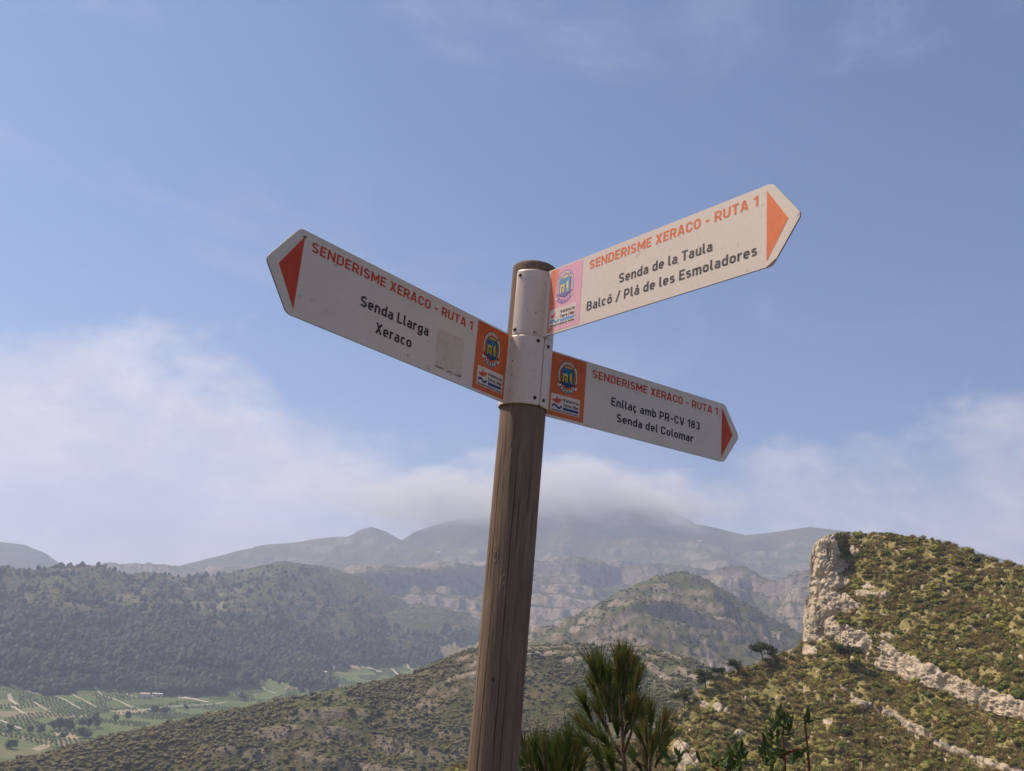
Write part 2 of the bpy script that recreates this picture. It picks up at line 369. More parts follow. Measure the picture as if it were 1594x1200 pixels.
# woods and fields, as they lie in the valley
FB_X = [-400, 0, 30, 75, 110, 113, 120, 165, 170, 185, 229, 232, 330, 410, 432, 405, 420, 460, 520, 560, 620, 660, 760]
FB_Y = [1062, 1064, 1069, 1083, 1080, 1064, 1054, 1050, 1064, 1067, 1064, 1079, 1079, 1062, 1052, 1045, 1031, 1031, 1036, 1024, 1031, 1035, 1035]
fo = np.argsort(FB_X); FBX = np.array(FB_X, float)[fo]; FBY = np.array(FB_Y, float)[fo]
def field_mask(X, Y, Z, above):
    px, py = to_pix(np.stack([X, Y, Z], -1).reshape(-1, 3)); px = px.reshape(X.shape); py = py.reshape(X.shape)
    return ((py > np.interp(px, FBX, FBY)) & (above < 6) & (np.hypot(X, Y) > 480) & (px < 800)).astype(float)
TFIELD = np.where(ahead, field_mask(TX, TY, TZ, TABOVE), 0)
fz = fbm2(TX / 130, TY / 130, 4, 321)
def wood_density(px, py, who, x, y):
    n = fbm2(x / 60, y / 60, 4, 331)
    d = np.where(np.isin(who, FORESTS), sstep(932, 968, py - .12 * np.maximum(px - 150, 0) + 45 * n) + .035, 0)
    d = np.where(who == HUMP, np.maximum(d, sstep(975, 1015, py + 25 * n)), d)
    d = np.where((who == 0) & (np.hypot(x, y) > 900), 1.0, d)
    return np.clip(d, 0, 1)
TWOOD = np.where(ahead, wood_density(TPX, TPY, TWHO, TX, TY), 0) * (1 - TFIELD)

def terrain_mat():
    m, t, b = mat('hillside')
    def at(n): a = N(t, 'ShaderNodeAttribute', attribute_name=n); return a.outputs['Fac']
    big = nz(t, .011, 5, .6, 'Position'); mid = nz(t, .07, 5, .62, 'Position'); fin = nz(t, .55, 4, .6, 'Position')
    geo = N(t, 'ShaderNodeNewGeometry'); sp = N(t, 'ShaderNodeSeparateXYZ'); t.links.new(geo.outputs['Normal'], sp.inputs[0])
    scrub = rmp(t, mid, [(0.30, (0.048, 0.052, 0.018)), (0.47, (0.082, 0.076, 0.030)), (0.62, (0.130, 0.100, 0.050)), (0.76, (0.23, 0.175, 0.11))])
    green = rmp(t, mid, [(0.30, (0.046, 0.060, 0.017)), (0.60, (0.090, 0.094, 0.030)), (0.75, (0.15, 0.125, 0.055))])
    c = mixc(t, rmp(t, big, [(0.42, 0.0), (0.58, 1.0)]), scrub, green)
    c = mixc(t, math_n(t, 'MULTIPLY', at('wood'), .9), c, (0.030, 0.038, 0.014))
    # rock: strata benches and steep ground
    rk = rmp(t, fin, [(0.3, (0.17, 0.130, 0.098)), (0.55, (0.30, 0.245, 0.19)), (0.75, (0.42, 0.35, 0.275))])
    steep = rmp(t, sp.outputs[2], [(0.50, 1.0), (0.74, 0.0)])
    rm = math_n(t, 'MAXIMUM', at('rock'), math_n(t, 'MULTIPLY', steep, math_n(t, 'SUBTRACT', 1.0, at('wood'))))
    rm = math_n(t, 'MULTIPLY', rm, rmp(t, mid, [(0.34, 0.10), (0.55, 1.0)]))
    rm = math_n(t, 'ADD', rm, rmp(t, fin, [(0.66, 0.0), (0.74, .5)]), True)
    c = mixc(t, rm, c, rk)
    # fields: plots of orchard grass, stubble and bare soil
    mp = N(t, 'ShaderNodeMapping', inp={'Scale': (.011, .019, 0.0), 'Rotation': (0, 0, .55)}); t.links.new(geo.outputs['Position'], mp.inputs[0])
    vo = N(t, 'ShaderNodeTexVoronoi', inp={'Scale': 1.0}); vo.distance = 'CHEBYCHEV'; L(t, mp, 0, vo, 'Vector')
    sv = N(t, 'ShaderNodeSeparateColor'); t.links.new(vo.outputs['Color'], sv.inputs[0])
    fc = rmp(t, sv.outputs[0], [(0.0, (0.085, 0.125, 0.040)), (0.35, (0.115, 0.145, 0.050)), (0.62, (0.150, 0.160, 0.068)), (0.80, (0.25, 0.20, 0.12)), (0.88, (0.105, 0.140, 0.048))], 'CONSTANT')
    fc = mixc(t, rmp(t, mid, [(0.4, 0.0), (0.7, .5)]), fc, (0.16, 0.14, 0.07))
    c = mixc(t, at('field'), c, fc)
    t.links.new(c, b.inputs['Base Color']); b.inputs['Roughness'].default_value = .95; b.inputs['Specular IOR Level'].default_value = .1
    bump(t, b, math_n(t, 'ADD', mid, math_n(t, 'MULTIPLY', fin, .35)), .8, 4.0)
    return m
M_TERR = terrain_mat()
nA, nR = TZ.shape
terr = mesh_obj('terrain', np.stack([TX, TY, TZ], -1).reshape(-1, 3), grid_faces(nA, nR, True), M_TERR, None, True)
attr(terr, 'rock', TROCK); attr(terr, 'field', TFIELD); attr(terr, 'wood', TWOOD)
tag(terr, 'valley floor with hazy scrub covered limestone hills and mountains', kind='structure')
def interp_grid(G, az_deg, d):
    ia = np.clip(np.searchsorted(AZ, az_deg) - 1, 0, nA - 2); ir = np.clip(np.searchsorted(RD, d) - 1, 0, nR - 2)
    u = (az_deg - AZ[ia]) / (AZ[ia + 1] - AZ[ia]); v = (d - RD[ir]) / (RD[ir + 1] - RD[ir])
    return (G[ia, ir] * (1 - u) + G[ia + 1, ir] * u) * (1 - v) + (G[ia, ir + 1] * (1 - u) + G[ia + 1, ir + 1] * u) * v
def ground_at(x, y):
    return float(interp_grid(TZ, np.array([math.degrees(math.atan2(x, y))]), np.array([math.hypot(x, y)]))[0])
def on_ground(px, py, lo=620, hi=2600):
    """world point where the ray through a pixel first meets the terrain"""
    v = pix_dir(px, py); h = math.hypot(v[0], v[1]); az = math.degrees(math.atan2(v[0], v[1])); ds = np.arange(lo, hi, 1.0)
    zt = interp_grid(TZ, np.full(ds.shape, az), ds); zr = ds * v[2] / h; k = np.argmax(zt >= zr); d = ds[k] if (zt >= zr).any() else hi
    return np.array([v[0] / h * d, v[1] / h * d, interp_grid(TZ, np.array([az]), np.array([d]))[0]])

# ------------------------------------------------------------------ scatter by geometry nodes (uncountable cover only)
def scatter(name, pts, scale, idx, variants, label, kind='stuff', squash=None):
    me = bpy.data.meshes.new(name); n = len(pts); me.vertices.add(n); me.vertices.foreach_set('co', np.asarray(pts, np.float32).ravel())
    for nm, ty, vals, key in (('s', 'FLOAT_VECTOR', np.stack([scale, scale, scale * (squash if squash is not None else 1)], -1), 'vector'), ('r', 'FLOAT_VECTOR', np.stack([rng.normal(0, .06, n), rng.normal(0, .06, n), rng.uniform(0, 6.28, n)], -1), 'vector'), ('k', 'INT', idx, 'value')):
        a = me.attributes.new(nm, ty, 'POINT'); a.data.foreach_set(key, np.asarray(vals, np.int32 if ty == 'INT' else np.float32).ravel())
    o = bpy.data.objects.new(name, me); COL.objects.link(o)
    g = bpy.data.node_groups.new(name, 'GeometryNodeTree'); g.is_modifier = True
    g.interface.new_socket('Geometry', in_out='INPUT', socket_type='NodeSocketGeometry'); g.interface.new_socket('Geometry', in_out='OUTPUT', socket_type='NodeSocketGeometry')
    gi = g.nodes.new('NodeGroupInput'); go = g.nodes.new('NodeGroupOutput'); ip = g.nodes.new('GeometryNodeInstanceOnPoints'); jn = g.nodes.new('GeometryNodeJoinGeometry')
    for v in variants[::-1]:
        oi = g.nodes.new('GeometryNodeObjectInfo'); oi.inputs['Object'].default_value = v; oi.inputs['As Instance'].default_value = True; g.links.new(oi.outputs['Geometry'], jn.inputs[0])
    def na(nm, ty): a = g.nodes.new('GeometryNodeInputNamedAttribute'); a.data_type = ty; a.inputs['Name'].default_value = nm; return a.outputs['Attribute']
    ip.inputs['Pick Instance'].default_value = True
    g.links.new(gi.outputs[0], ip.inputs['Points']); g.links.new(jn.outputs[0], ip.inputs['Instance'])
    g.links.new(na('k', 'INT'), ip.inputs['Instance Index']); g.links.new(na('s', 'FLOAT_VECTOR'), ip.inputs['Scale'])
    er = g.nodes.new('FunctionNodeEulerToRotation'); g.links.new(na('r', 'FLOAT_VECTOR'), er.inputs[0]); g.links.new(er.outputs[0], ip.inputs['Rotation'])
    g.links.new(ip.outputs[0], go.inputs[0])
    md = o.modifiers.new('scatter', 'NODES'); md.node_group = g
    return tag(o, label, kind=kind)

def leaf_mat(name, lo, mid, hi, trans=.25):
    m, t, b = mat(name)
    oi = N(t, 'ShaderNodeObjectInfo'); n = nz(t, 2.2, 4, .6)
    f = math_n(t, 'ADD', math_n(t, 'MULTIPLY', oi.outputs['Random'], .55), math_n(t, 'MULTIPLY', n, .5), True)
    c = rmp(t, f, [(.15, lo), (.5, mid), (.9, hi)]); t.links.new(c, b.inputs['Base Color'])
    b.inputs['Roughness'].default_value = .7; b.inputs['Specular IOR Level'].default_value = .2
    if trans:
        tr = N(t, 'ShaderNodeBsdfTranslucent'); t.links.new(c, tr.inputs[0]); mx = N(t, 'ShaderNodeMixShader', inp={0: trans}); L(t, b, 0, mx, 1); L(t, tr, 0, mx, 2)
        out = [x for x in t.nodes if x.type == 'OUTPUT_MATERIAL'][0]; L(t, mx, 0, out, 0)
    return m
def ico(sub):
    import bmesh
    bm = bmesh.new(); bmesh.ops.create_icosphere(bm, subdivisions=sub, radius=1.0)
    v = np.array([x.co[:] for x in bm.verts]); f = np.array([[y.index for y in x.verts] for x in bm.faces]); bm.free(); return v, f
IV2, IF2 = ico(2); IV3, IF3 = ico(3)
def blob(name, m, seed, hgt=1.0, rough=.45, hi=False, peak=0.0):
    v0, f0 = (IV3, IF3) if hi else (IV2, IF2)
    n = fbm3(v0 + seed * 3.1, 1.6, 3, seed); n2 = fbm3(v0 + seed, 4.0, 2, seed + 5)
    v = v0 * (1 + rough * n + .25 * n2)[:, None]
    v[:, 2] = (v[:, 2] * .5 + .45) * hgt
    if peak: v[:, :2] *= (1 - peak * np.clip(v[:, 2:3] / hgt, 0, 1))
    v[:, :2] *= .5
    return mesh_obj(name, v, f0, m, None, False, link=False)
M_FPINE = leaf_mat('far_pine_foliage', (0.020, 0.029, 0.010), (0.036, 0.047, 0.016), (0.062, 0.068, 0.026), 0)
M_FSCR = leaf_mat('far_scrub_foliage', (0.054, 0.060, 0.019), (0.090, 0.086, 0.030), (0.150, 0.116, 0.050), 0)
M_ORCH = leaf_mat('orchard_foliage', (0.045, 0.080, 0.020), (0.070, 0.110, 0.030), (0.100, 0.135, 0.042), 0)
V_PINE = [blob('wood_tree', M_FPINE, 1 + i, 1.05, .5, peak=.15) for i in range(4)]
V_SCR = [blob('scrub_bush', M_FSCR, 11 + i, .70, .55) for i in range(4)]
V_ORC = [blob('orchard_tree', M_ORCH, 21 + i, .85, .35) for i in range(3)]

def sample_ground(n, d0, d1, a0=-33, a1=33):
    az = rng.uniform(a0, a1, n); d = np.sqrt(rng.uniform(d0 * d0, d1 * d1, n))
    z = interp_grid(TZ, az, d); x = np.sin(np.radians(az)) * d; y = np.cos(np.radians(az)) * d
    vis = interp_grid(run_max, az, d) - np.arctan2(z, d) < (.004 if d1 > 900 else .006)
    ia = np.clip(np.searchsorted(AZ, az), 0, nA - 1); ir = np.clip(np.searchsorted(RD, d), 0, nR - 1)
    px, py = to_pix(np.stack([x, y, z], -1))
    return dict(x=x, y=y, z=z, d=d, px=px, py=py, vis=vis, who=TWHO[ia, ir], rock=interp_grid(TROCK, az, d), field=TFIELD[ia, ir], wood=TWOOD[ia, ir])
def take(s, m): return {k: v[m] for k, v in s.items()}
# scrub on the near spur
s = sample_ground(170000, 365, 570)
n = fbm2(s['x'] / 22, s['y'] / 22, 4, 401); n2 = fbm2(s['x'] / 90, s['y'] / 90, 3, 402)
s = take(s, s['vis'] & (s['py'] < 1260) & (rng.random(len(n)) < np.clip(.48 + 1.4 * n + .9 * n2, .14, 1) * (1 - .85 * s['rock'])))
scatter('scrub', np.stack([s['x'], s['y'], s['z'] - .1], -1), np.clip(rng.gamma(1.8, .42, len(s['x'])) + .35, .4, 3.4), rng.integers(0, 4, len(s['x'])), V_SCR, 'olive and brown scrub covering the near valley spur', squash=rng.uniform(.55, 1.1, len(s['x'])))
# pine wood on the slope above the fields
s = sample_ground(72000, 900, 1760, -33, 6)
s = take(s, s['vis'] & (s['field'] < .5) & (rng.random(len(s['x'])) < s['wood']))
scatter('pine_wood', np.stack([s['x'], s['y'], s['z'] - .3], -1), np.clip(rng.gamma(6, 1.0, len(s['x'])), 3, 10.5), rng.integers(0, 4, len(s['x'])), V_PINE, 'dense dark pine wood on the hazy slope above the fields')
# scattered scrub and small trees over the farther hills
s = sample_ground(150000, 900, 2450)
n = fbm2(s['x'] / 70, s['y'] / 70, 4, 405)
s = take(s, s['vis'] & (s['field'] < .5) & (rng.random(len(n)) < np.clip(.35 + 1.1 * n, .02, .9) * (1 - .8 * s['rock']) * (1 - s['wood'])))
scatter('far_scrub', np.stack([s['x'], s['y'], s['z'] - .2], -1), rng.uniform(1.4, 4.0, len(s['x'])), rng.integers(0, 4, len(s['x'])), V_SCR, 'patchy dark scrub on the far limestone hills')

# ------------------------------------------------------------------ haze
lo = float(TZ.min()) - 1.0
hv = [(x, y, z) for z in (lo, 700.0) for x, y in ((-6500, -6500), (6500, -6500), (6500, 6500), (-6500, 6500))]
hm = bpy.data.materials.new('haze_air'); hm.use_nodes = True; ht = hm.node_tree; ht.nodes.clear()
ho = N(ht, 'ShaderNodeOutputMaterial'); hp = N(ht, 'ShaderNodeVolumePrincipled', inp={'Color': (.66, .75, 1.0, 1), 'Density': 2.55e-4, 'Anisotropy': .25}); L(ht, hp, 0, ho, 'Volume')
# cloud resting on the summit
cm = bpy.data.materials.new('summit_cloud'); cm.use_nodes = True; ct = cm.node_tree; ct.nodes.clear()
co = N(ct, 'ShaderNodeOutputMaterial'); cp = N(ct, 'ShaderNodeVolumePrincipled', inp={'Color': (1.0, .985, .98, 1), 'Anisotropy': .1}); L(ct, cp, 0, co, 'Volume')
cn = nz(ct, .0052, 6, .62, 'Position', (1, 1, 1.7)); gc = N(ct, 'ShaderNodeTexCoord'); ln = N(ct, 'ShaderNodeVectorMath', operation='LENGTH'); L(ct, gc, 'Object', ln, 0)
fall = math_n(ct, 'SUBTRACT', 1.05, ln.outputs['Value'], True)
dens = math_n(ct, 'MULTIPLY', rmp(ct, math_n(ct, 'ADD', math_n(ct, 'MULTIPLY', math_n(ct, 'SUBTRACT', cn, .5), 2.4), math_n(ct, 'MULTIPLY', fall, .85)), [(.05, 0.), (.95, 1.)]), .0085); ct.links.new(dens, cp.inputs['Density'])
for (px_, py_, d_, sx_, sy_, sz_, lb_) in [(865, 776, 3450, 620, 380, 190, 'pale cloud hiding the highest summit behind the post'), (1000, 784, 3460, 460, 320, 150, 'thin cloud on the right shoulder of the highest summit'), (690, 786, 3560, 600, 320, 150, 'low cloud over the ridge left of the post')]:
    v_, f_ = IV3, IF3; o_ = mesh_obj('summit_cloud', v_ * 1.04, f_, cm); o_.location = P(px_, py_, d_); o_.scale = (sx_, sy_, sz_); tag(o_, lb_, 'cloud', kind='stuff')
haze = mesh_obj('haze', hv, [(3, 2, 1, 0), (4, 5, 6, 7), (0, 1, 5, 4), (1, 2, 6, 5), (2, 3, 7, 6), (3, 0, 4, 7)], hm)
tag(haze, 'pale bluish haze filling the air over the valley', kind='stuff')
# ================================================================== SIGNPOST
POST = np.array([0.02887, 1.86886]); PR = 0.050; GROUND_Z = -1.55
SIGN_H, SIGN_L, SIGN_T = 0.1558, 0.6456, 0.0570
signpost = empty('signpost', (POST[0], POST[1], GROUND_Z))
tag(signpost, 'weathered round wooden post carrying three white hiking direction signs', 'signpost')
def to_local(v):
    v = np.asarray(v, float).copy(); v[..., 0] -= POST[0]; v[..., 1] -= POST[1]; v[..., 2] -= GROUND_Z; return v

# ---- wooden post with drying cracks cut into it
def build_post():
    nu = 480; z0, z1 = GROUND_Z - 0.4, 0.818
    zs = np.concatenate([np.linspace(z0, -0.42, 40), np.linspace(-0.415, z1 - 0.012, 520), [z1 - 0.006, z1 - 0.002, z1]])
    nv = len(zs); th = np.arange(nu) / nu * 2 * np.pi
    T, Z = np.meshgrid(th, zs, indexing='ij')                    # th measured from -Y (towards camera) to +X
    rr = np.full_like(T, PR)
    cx, sx = np.cos(T), np.sin(T)
    rr += 0.0012 * fbm2(T * 2 * 0 + cx * 1.3 + 4, Z * 1.1 + sx, 3, 11) + 0.0010 * fbm2(cx * 3, Z * 4 + sx * 3, 3, 12)
    # fine grain
    rr += 0.0004 * fbm2(np.cos(T) * 34, np.sin(T) * 34 + Z * 1.5, 4, 13, .65)
    # cracks: (theta deg from camera side, z0, z1, width mm, depth)
    cracks = [(-3, -1.5, 0.42, .65, .008), (-38, -1.5, 0.10, .8, .007), (30, 0.17, 0.47, .8, .006), (14, -0.9, 0.02, .8, .005), (-52, 0.05, 0.46, .9, .005),
              (-20, 0.32, 0.48, .9, .005), (62, -.6, .2, .9, .005), (-64, -.8, .3, .8, .005), (-30, .78, .83, 1.2, .006), (20, .76, .83, 1.2, .006), (48, .70, .83, 1.0, .005),
              (45, -1.2, -.15, .8, .004), (-25, -1.2, -.2, .9, .005), (8, .1, .34, .7, .004)]
    for k, (a, c0, c1, w, dep) in enumerate(cracks):
        a0 = R(a) + 0.10 * fbm2(Z * 0.9 + k * 7, Z * 0 + k, 4, 20 + k) + 0.02 * noise2(Z * 14, Z * 0 + k * 3.3, 40 + k)
        dth = (T - a0 + np.pi) % (2 * np.pi) - np.pi
        fade = sstep(c0, c0 + .12, Z) * (1 - sstep(c1 - .12, c1, Z))
        ww = w * 0.001 / PR * (0.6 + 0.5 * noise2(Z * 9, Z * 0 + k, 60 + k)) * np.maximum(fade, 1e-3)
        rr -= dep * fade * np.exp(-(dth / np.maximum(ww, 1e-4)) ** 2)
    # knots and nail holes
    for (a, zk, wa, wz, dep) in [(-17, -0.085, .085, .006, .010), (66, -0.085, .07, .010, .010), (-40, .16, .16, .02, -.0012), (-20, .37, .2, .03, -.0010), (15, .37, .15, .02, -.0008), (-10, .10, .2, .02, -.0012)]:
        dth = (T - R(a) + np.pi) % (2 * np.pi) - np.pi
        q = (dth / wa) ** 2 + ((Z - zk) / wz) ** 2
        rr -= dep * np.exp(-q * (3 if dep > 0 else 1)) * (1 if dep > 0 else (1 + .5 * np.sin(np.sqrt(q) * 9)))
    rr[:, -1] -= 0.004; rr[:, -2] -= 0.0012
    v = np.stack([POST[0] + rr * np.sin(T), POST[1] - rr * np.cos(T), Z], -1).reshape(-1, 3)
    f = grid_faces(nu, nv, True)
    o = mesh_obj('post', to_local(v), f, M_WOOD, signpost, True)
    # end grain disc
    k = 64; a = np.arange(k) / k * 2 * np.pi
    cv = np.stack([(PR - .0045) * np.sin(a), -(PR - .0045) * np.cos(a), np.full(k, z1 - GROUND_Z - .0005)], -1)
    mesh_obj('end_grain', list(cv) + [(0, 0, z1 - GROUND_Z + .001)], [(i, (i + 1) % k, k) for i in range(k)], M_WOOD, o)
build_post()

# ---- stroke lettering (engineering-standard road lettering)
HW = 0.088
def ell(cx, cy, rx, ry, a0, a1, n=14):
    return [(cx + rx * math.cos(R(a)), cy + ry * math.sin(R(a))) for a in np.linspace(a0, a1, n)]
def rrect(x0, y0, x1, y1, r, parts):
    """corner arcs of a rounded box; parts: list of corner ids going clockwise from 'tl'"""
    out = []
    for c in parts:
        if c == 'tr': out += ell(x1 - r, y1 - r, r, r, 90, 0, 7)
        if c == 'br': out += ell(x1 - r, y0 + r, r, r, 0, -90, 7)
        if c == 'bl': out += ell(x0 + r, y0 + r, r, r, -90, -180, 7)
        if c == 'tl': out += ell(x0 + r, y1 - r, r, r, 180, 90, 7)
    return out
def glyphs():
    G = {}; h = HW; b, t = h, 1 - h; xt = 0.735 - h; m = .5
    def cap(w): return h, w - h
    def add(ch, w, *st): G[ch] = (w, st)
    # capitals; each stroke = (points, closed)
    x0, x1 = cap(.60); c = .30
    add('S', .60, (ell(c, .705, x1 - c, t - .705, 22, 270, 16) + ell(c, .285, x1 - c, .285 - b, 90, -158, 16)[0:] , False))
    x0, x1 = cap(.53); add('E', .53, ([(.53, t), (x0, t), (x0, b), (.53, b)], False), ([(x0, m + .01), (.48, m + .01)], False))
    x0, x1 = cap(.68); add('N', .68, ([(x0, 0), (x0, 1)], False), ([(x1, 0), (x1, 1)], False), ([(x0, .93), (x1, .07)], False))
    x0, x1 = cap(.64); add('D', .64, ([(x0, b), (x0, t)] + rrect(x0, b, x1, t, .22, ['tr', 'br']), True))
    x0, x1 = cap(.62); add('R', .62, ([(x0, 0), (x0, t)] + rrect(x0, .43, x1, t, .20, ['tr', 'br']) + [(x0, .43)], False), ([(.36, .43), (.56, 0)], False))
    add('I', .20, ([(.10, 0), (.10, 1)], False))
    x0, x1 = cap(.80); add('M', .80, ([(x0, 0), (x0, 1)], False), ([(x1, 0), (x1, 1)], False), ([(x0, .93), (.40, .30), (x1, .93)], False))
    add('X', .64, ([(.09, 0), (.55, 1)], False), ([(.09, 1), (.55, 0)], False))
    add('A', .68, ([(.085, 0), (.29, .90), (.305, .925), (.375, .925), (.39, .90), (.595, 0)], False), ([(.16, .27), (.52, .27)], False))
    x0, x1 = cap(.61); add('C', .61, ([(x1, .67)] + rrect(x0, b, x1, t, .215, ['tr'])[::-1] + rrect(x0, b, x1, t, .215, ['tl'])[::-1] + rrect(x0, b, x1, t, .215, ['bl'])[::-1] + rrect(x0, b, x1, t, .215, ['br'])[::-1] + [(x1, .33)], False))
    x0, x1 = cap(.63); add('O', .63, (rrect(x0, b, x1, t, .225, ['tl', 'tr', 'br', 'bl']), True))
    x0, x1 = cap(.64); add('U', .64, ([(x0, 1)] + rrect(x0, b, x1, t, .23, ['bl'])[::-1] + rrect(x0, b, x1, t, .23, ['br'])[::-1] + [(x1, 1)], False))
    add('T', .58, ([(0, t), (.58, t)], False), ([(.29, 0), (.29, t)], False))
    x0, x1 = cap(.60); add('P', .60, ([(x0, 0), (x0, t)] + rrect(x0, .40, x1, t, .21, ['tr', 'br']) + [(x0, .40)], False))
    add('V', .64, ([(.08, 1), (.27, .10), (.285, .075), (.355, .075), (.37, .10), (.56, 1)], False))
    add('L', .52, ([(h, 1), (h, b), (.52, b)], False))
    x0, x1 = cap(.62); add('B', .62, ([(x0, b), (x0, t)] + rrect(x0, .52, x1 - .03, t, .19, ['tr', 'br']) + [(x0, .52)], False), ([(x0, .52)] + rrect(x0, b, x1, .52, .20, ['tr', 'br']) + [(x0, b)], False))
    add('J', .48, ([(.39, 1)] + rrect(.06, b, .39, t, .16, ['br', 'bl']), False))
    add('1', .40, ([(.03, .72), (.30, .95)], False), ([(.30, 0), (.30, 1)], False))
    c = .29; add('8', .58, (ell(c, .725, .185, t - .725, 0, 360, 20)[:-1], True), (ell(c, .29, .205, .29 - b, 0, 360, 20)[:-1], True))
    add('3', .56, (ell(.27, .72, .185, t - .72, 150, -90, 14), False), (ell(.27, .29, .205, .29 - b, 90, -152, 14), False))
    add('-', .42, ([(.04, .42), (.38, .42)], False))
    add('/', .46, ([(.04, -.06), (.42, 1.04)], False))
    # lower case
    w = .54; x0, x1 = cap(w); bowl = lambda: rrect(x0, b, x1, xt, .19, ['tl', 'tr', 'br', 'bl'])
    add('o', w, (bowl(), True))
    add('ó', w, (bowl(), True), ([(.24, .82), (.36, 1.0)], False))
    add('d', w, (bowl(), True), ([(x1, 0), (x1, 1)], False))
    add('b', w, (bowl(), True), ([(x0, 0), (x0, 1)], False))
    add('g', w, (bowl(), True), ([(x1, .735), (x1, .02)] + rrect(x0, -.18, x1, .4, .16, ['br', 'bl']) , False))
    add('c', .49, (ell(.25, xt - .16, .155, .16, 32, 90, 6) + rrect(x0, b, .41, xt, .16, ['tl'])[::-1] + rrect(x0, b, .41, xt, .16, ['bl'])[::-1] + ell(.25, b + .16, .155, .16, -90, -32, 6), False))
    G['ç'] = (.49, G['c'][1] + (([(.25, .06), (.27, -.07), (.17, -.16)], False),))
    add('e', .53, ([(x0, .36), (x1 - .01, .36)] + rrect(x0, b, x1 - .01, xt, .18, ['tr'])[::-1] + rrect(x0, b, x1 - .01, xt, .18, ['tl'])[::-1] + rrect(x0, b, x1 - .01, xt, .18, ['bl'])[::-1] + [(.42, b + .015)], False))
    G['è'] = (.53, G['e'][1] + (([(.18, 1.0), (.32, .84)], False),))
    aa = (([(.09, xt - .02)] + rrect(x0, b, x1 - .02, xt, .15, ['tr']) + [(x1 - .02, 0)], False), ([(x1 - .02, .40), (.22, .40)] + ell(.22, .243, .145, .157, 90, 270, 10) + [(x1 - .02, b)], False))
    add('a', .52, *aa); add('á', .52, *(aa + (([(.23, .82), (.35, 1.0)], False),)))
    add('n', .53, ([(h, 0), (h, .735)], False), ([(h, .50)] + rrect(h, b, .445, xt, .17, ['tl', 'tr']) + [(.445, 0)], False))
    add('m', .82, ([(h, 0), (h, .735)], False), ([(h, .50)] + rrect(h, b, .41, xt, .15, ['tl', 'tr']) + [(.41, 0)], False), ([(.41, .50)] + rrect(.41, b, .735, xt, .15, ['tl', 'tr']) + [(.735, 0)], False))
    add('u', .53, ([(h, .735)] + rrect(h, b, .445, xt, .17, ['bl'])[::-1] + rrect(h, b, .445, xt, .17, ['br'])[::-1] + [(.445, .30)], False), ([(.445, 0), (.445, .735)], False))
    add('r', .38, ([(h, 0), (h, .735)], False), ([(h, .48)] + ell(.30, .47, .212, xt - .47, 180, 85, 8) + [(.38, xt - .01)], False))
    add('l', .27, ([(h, 1), (h, .22)] + ell(h + .12, .21, .12, .21 - b, 180, 270, 7) + [(.27, b)], False))
    c = .24; add('s', .48, (ell(c, .52, .155, xt - .52, 25, 270, 12) + ell(c, .235, .16, .235 - b, 90, -155, 12), False))
    add('t', .36, ([(.15, .95), (.15, .22)] + ell(.27, .21, .12, .21 - b, 180, 270, 7) + [(.36, b)], False), ([(0, .66), (.34, .66)], False))
    add('v', .50, ([(.07, .735), (.25, .05), (.43, .735)], False))
    add('i', .20, ([(.10, 0), (.10, .735)], False), ([(.10, .84), (.10, 1.0)], False))
    add('í', .20, ([(.10, 0), (.10, .735)], False), ([(.06, .82), (.18, 1.0)], False))
    return G
GL = glyphs()
def ribbon(pts, closed, hw):
    p = [np.array(q, float) for q in pts]
    q = [p[0]]
    for a in p[1:]:
        if np.hypot(*(a - q[-1])) > 1e-4: q.append(a)
    if closed and np.hypot(*(q[0] - q[-1])) < 1e-4: q.pop()
    n = len(q); vs = []
    for i in range(n):
        d1 = d2 = None
        if i > 0 or closed: d1 = q[i] - q[i - 1]; d1 = d1 / np.hypot(*d1)
        if i < n - 1 or closed: d2 = q[(i + 1) % n] - q[i]; d2 = d2 / np.hypot(*d2)
        if d1 is None: d1 = d2
        if d2 is None: d2 = d1
        n1 = np.array([-d1[1], d1[0]]); n2 = np.array([-d2[1], d2[0]]); nn = n1 + n2
        ln = np.hypot(*nn)
        nn = n1 if ln < 1e-3 else nn / ln
        k = min(1 / max(nn @ n1, .3), 2.2)
        vs += [q[i] + nn * hw * k, q[i] - nn * hw * k]
    fs = [(2 * i, 2 * i + 1, (2 * ((i + 1) % n)) + 1, 2 * ((i + 1) % n)) for i in range(n if closed else n - 1)]
    return vs, fs
def text_geo(s, height, width=None, hw=HW, gap=0.115, space=0.30):
    """flat lettering; returns verts (x, y, layer) and faces, left-bottom at the origin"""
    V, F = [], []; x = 0.0
    for ch in s:
        if ch == ' ': x += space; continue
        w, st = GL[ch]
        for k, (pts, cl) in enumerate(st):
            vs, fs = ribbon(pts, cl, hw); o = len(V)
            V += [(v[0] + x, v[1], k) for v in vs]; F += [tuple(o + i for i in f) for f in fs]
        x += w + gap
    x -= gap
    sx = (width / x) if width else height
    return [(a * sx, b * height, k) for a, b, k in V], F, x * sx

class Sheet:
    """flat print laid on a sign: collects polygons at small offsets, one mesh with several inks"""
    def __init__(s): s.v = []; s.f = []; s.m = []; s.mats = []
    def mi(s, m):
        if m not in s.mats: s.mats.append(m)
        return s.mats.index(m)
    def poly(s, pts, m, off):
        o = len(s.v); s.v += [(p[0], p[1], off) for p in pts]; s.f.append(tuple(range(o, o + len(pts)))); s.m.append(s.mi(m))
    def geo(s, V, F, m, off, x=0, y=0, fn=None):
        o = len(s.v)
        for a, b, k in V:
            a2, b2 = (a + x, b + y) if fn is None else fn(a, b)
            s.v.append((a2, b2, off + k * 0.00004))
        s.f += [tuple(o + i for i in f) for f in F]; s.m += [s.mi(m)] * len(F)
    def rib(s, pts, closed, hw, m, off):
        V, F = ribbon(pts, closed, hw); s.geo([(a[0], a[1], 0) for a in V], F, m, off)

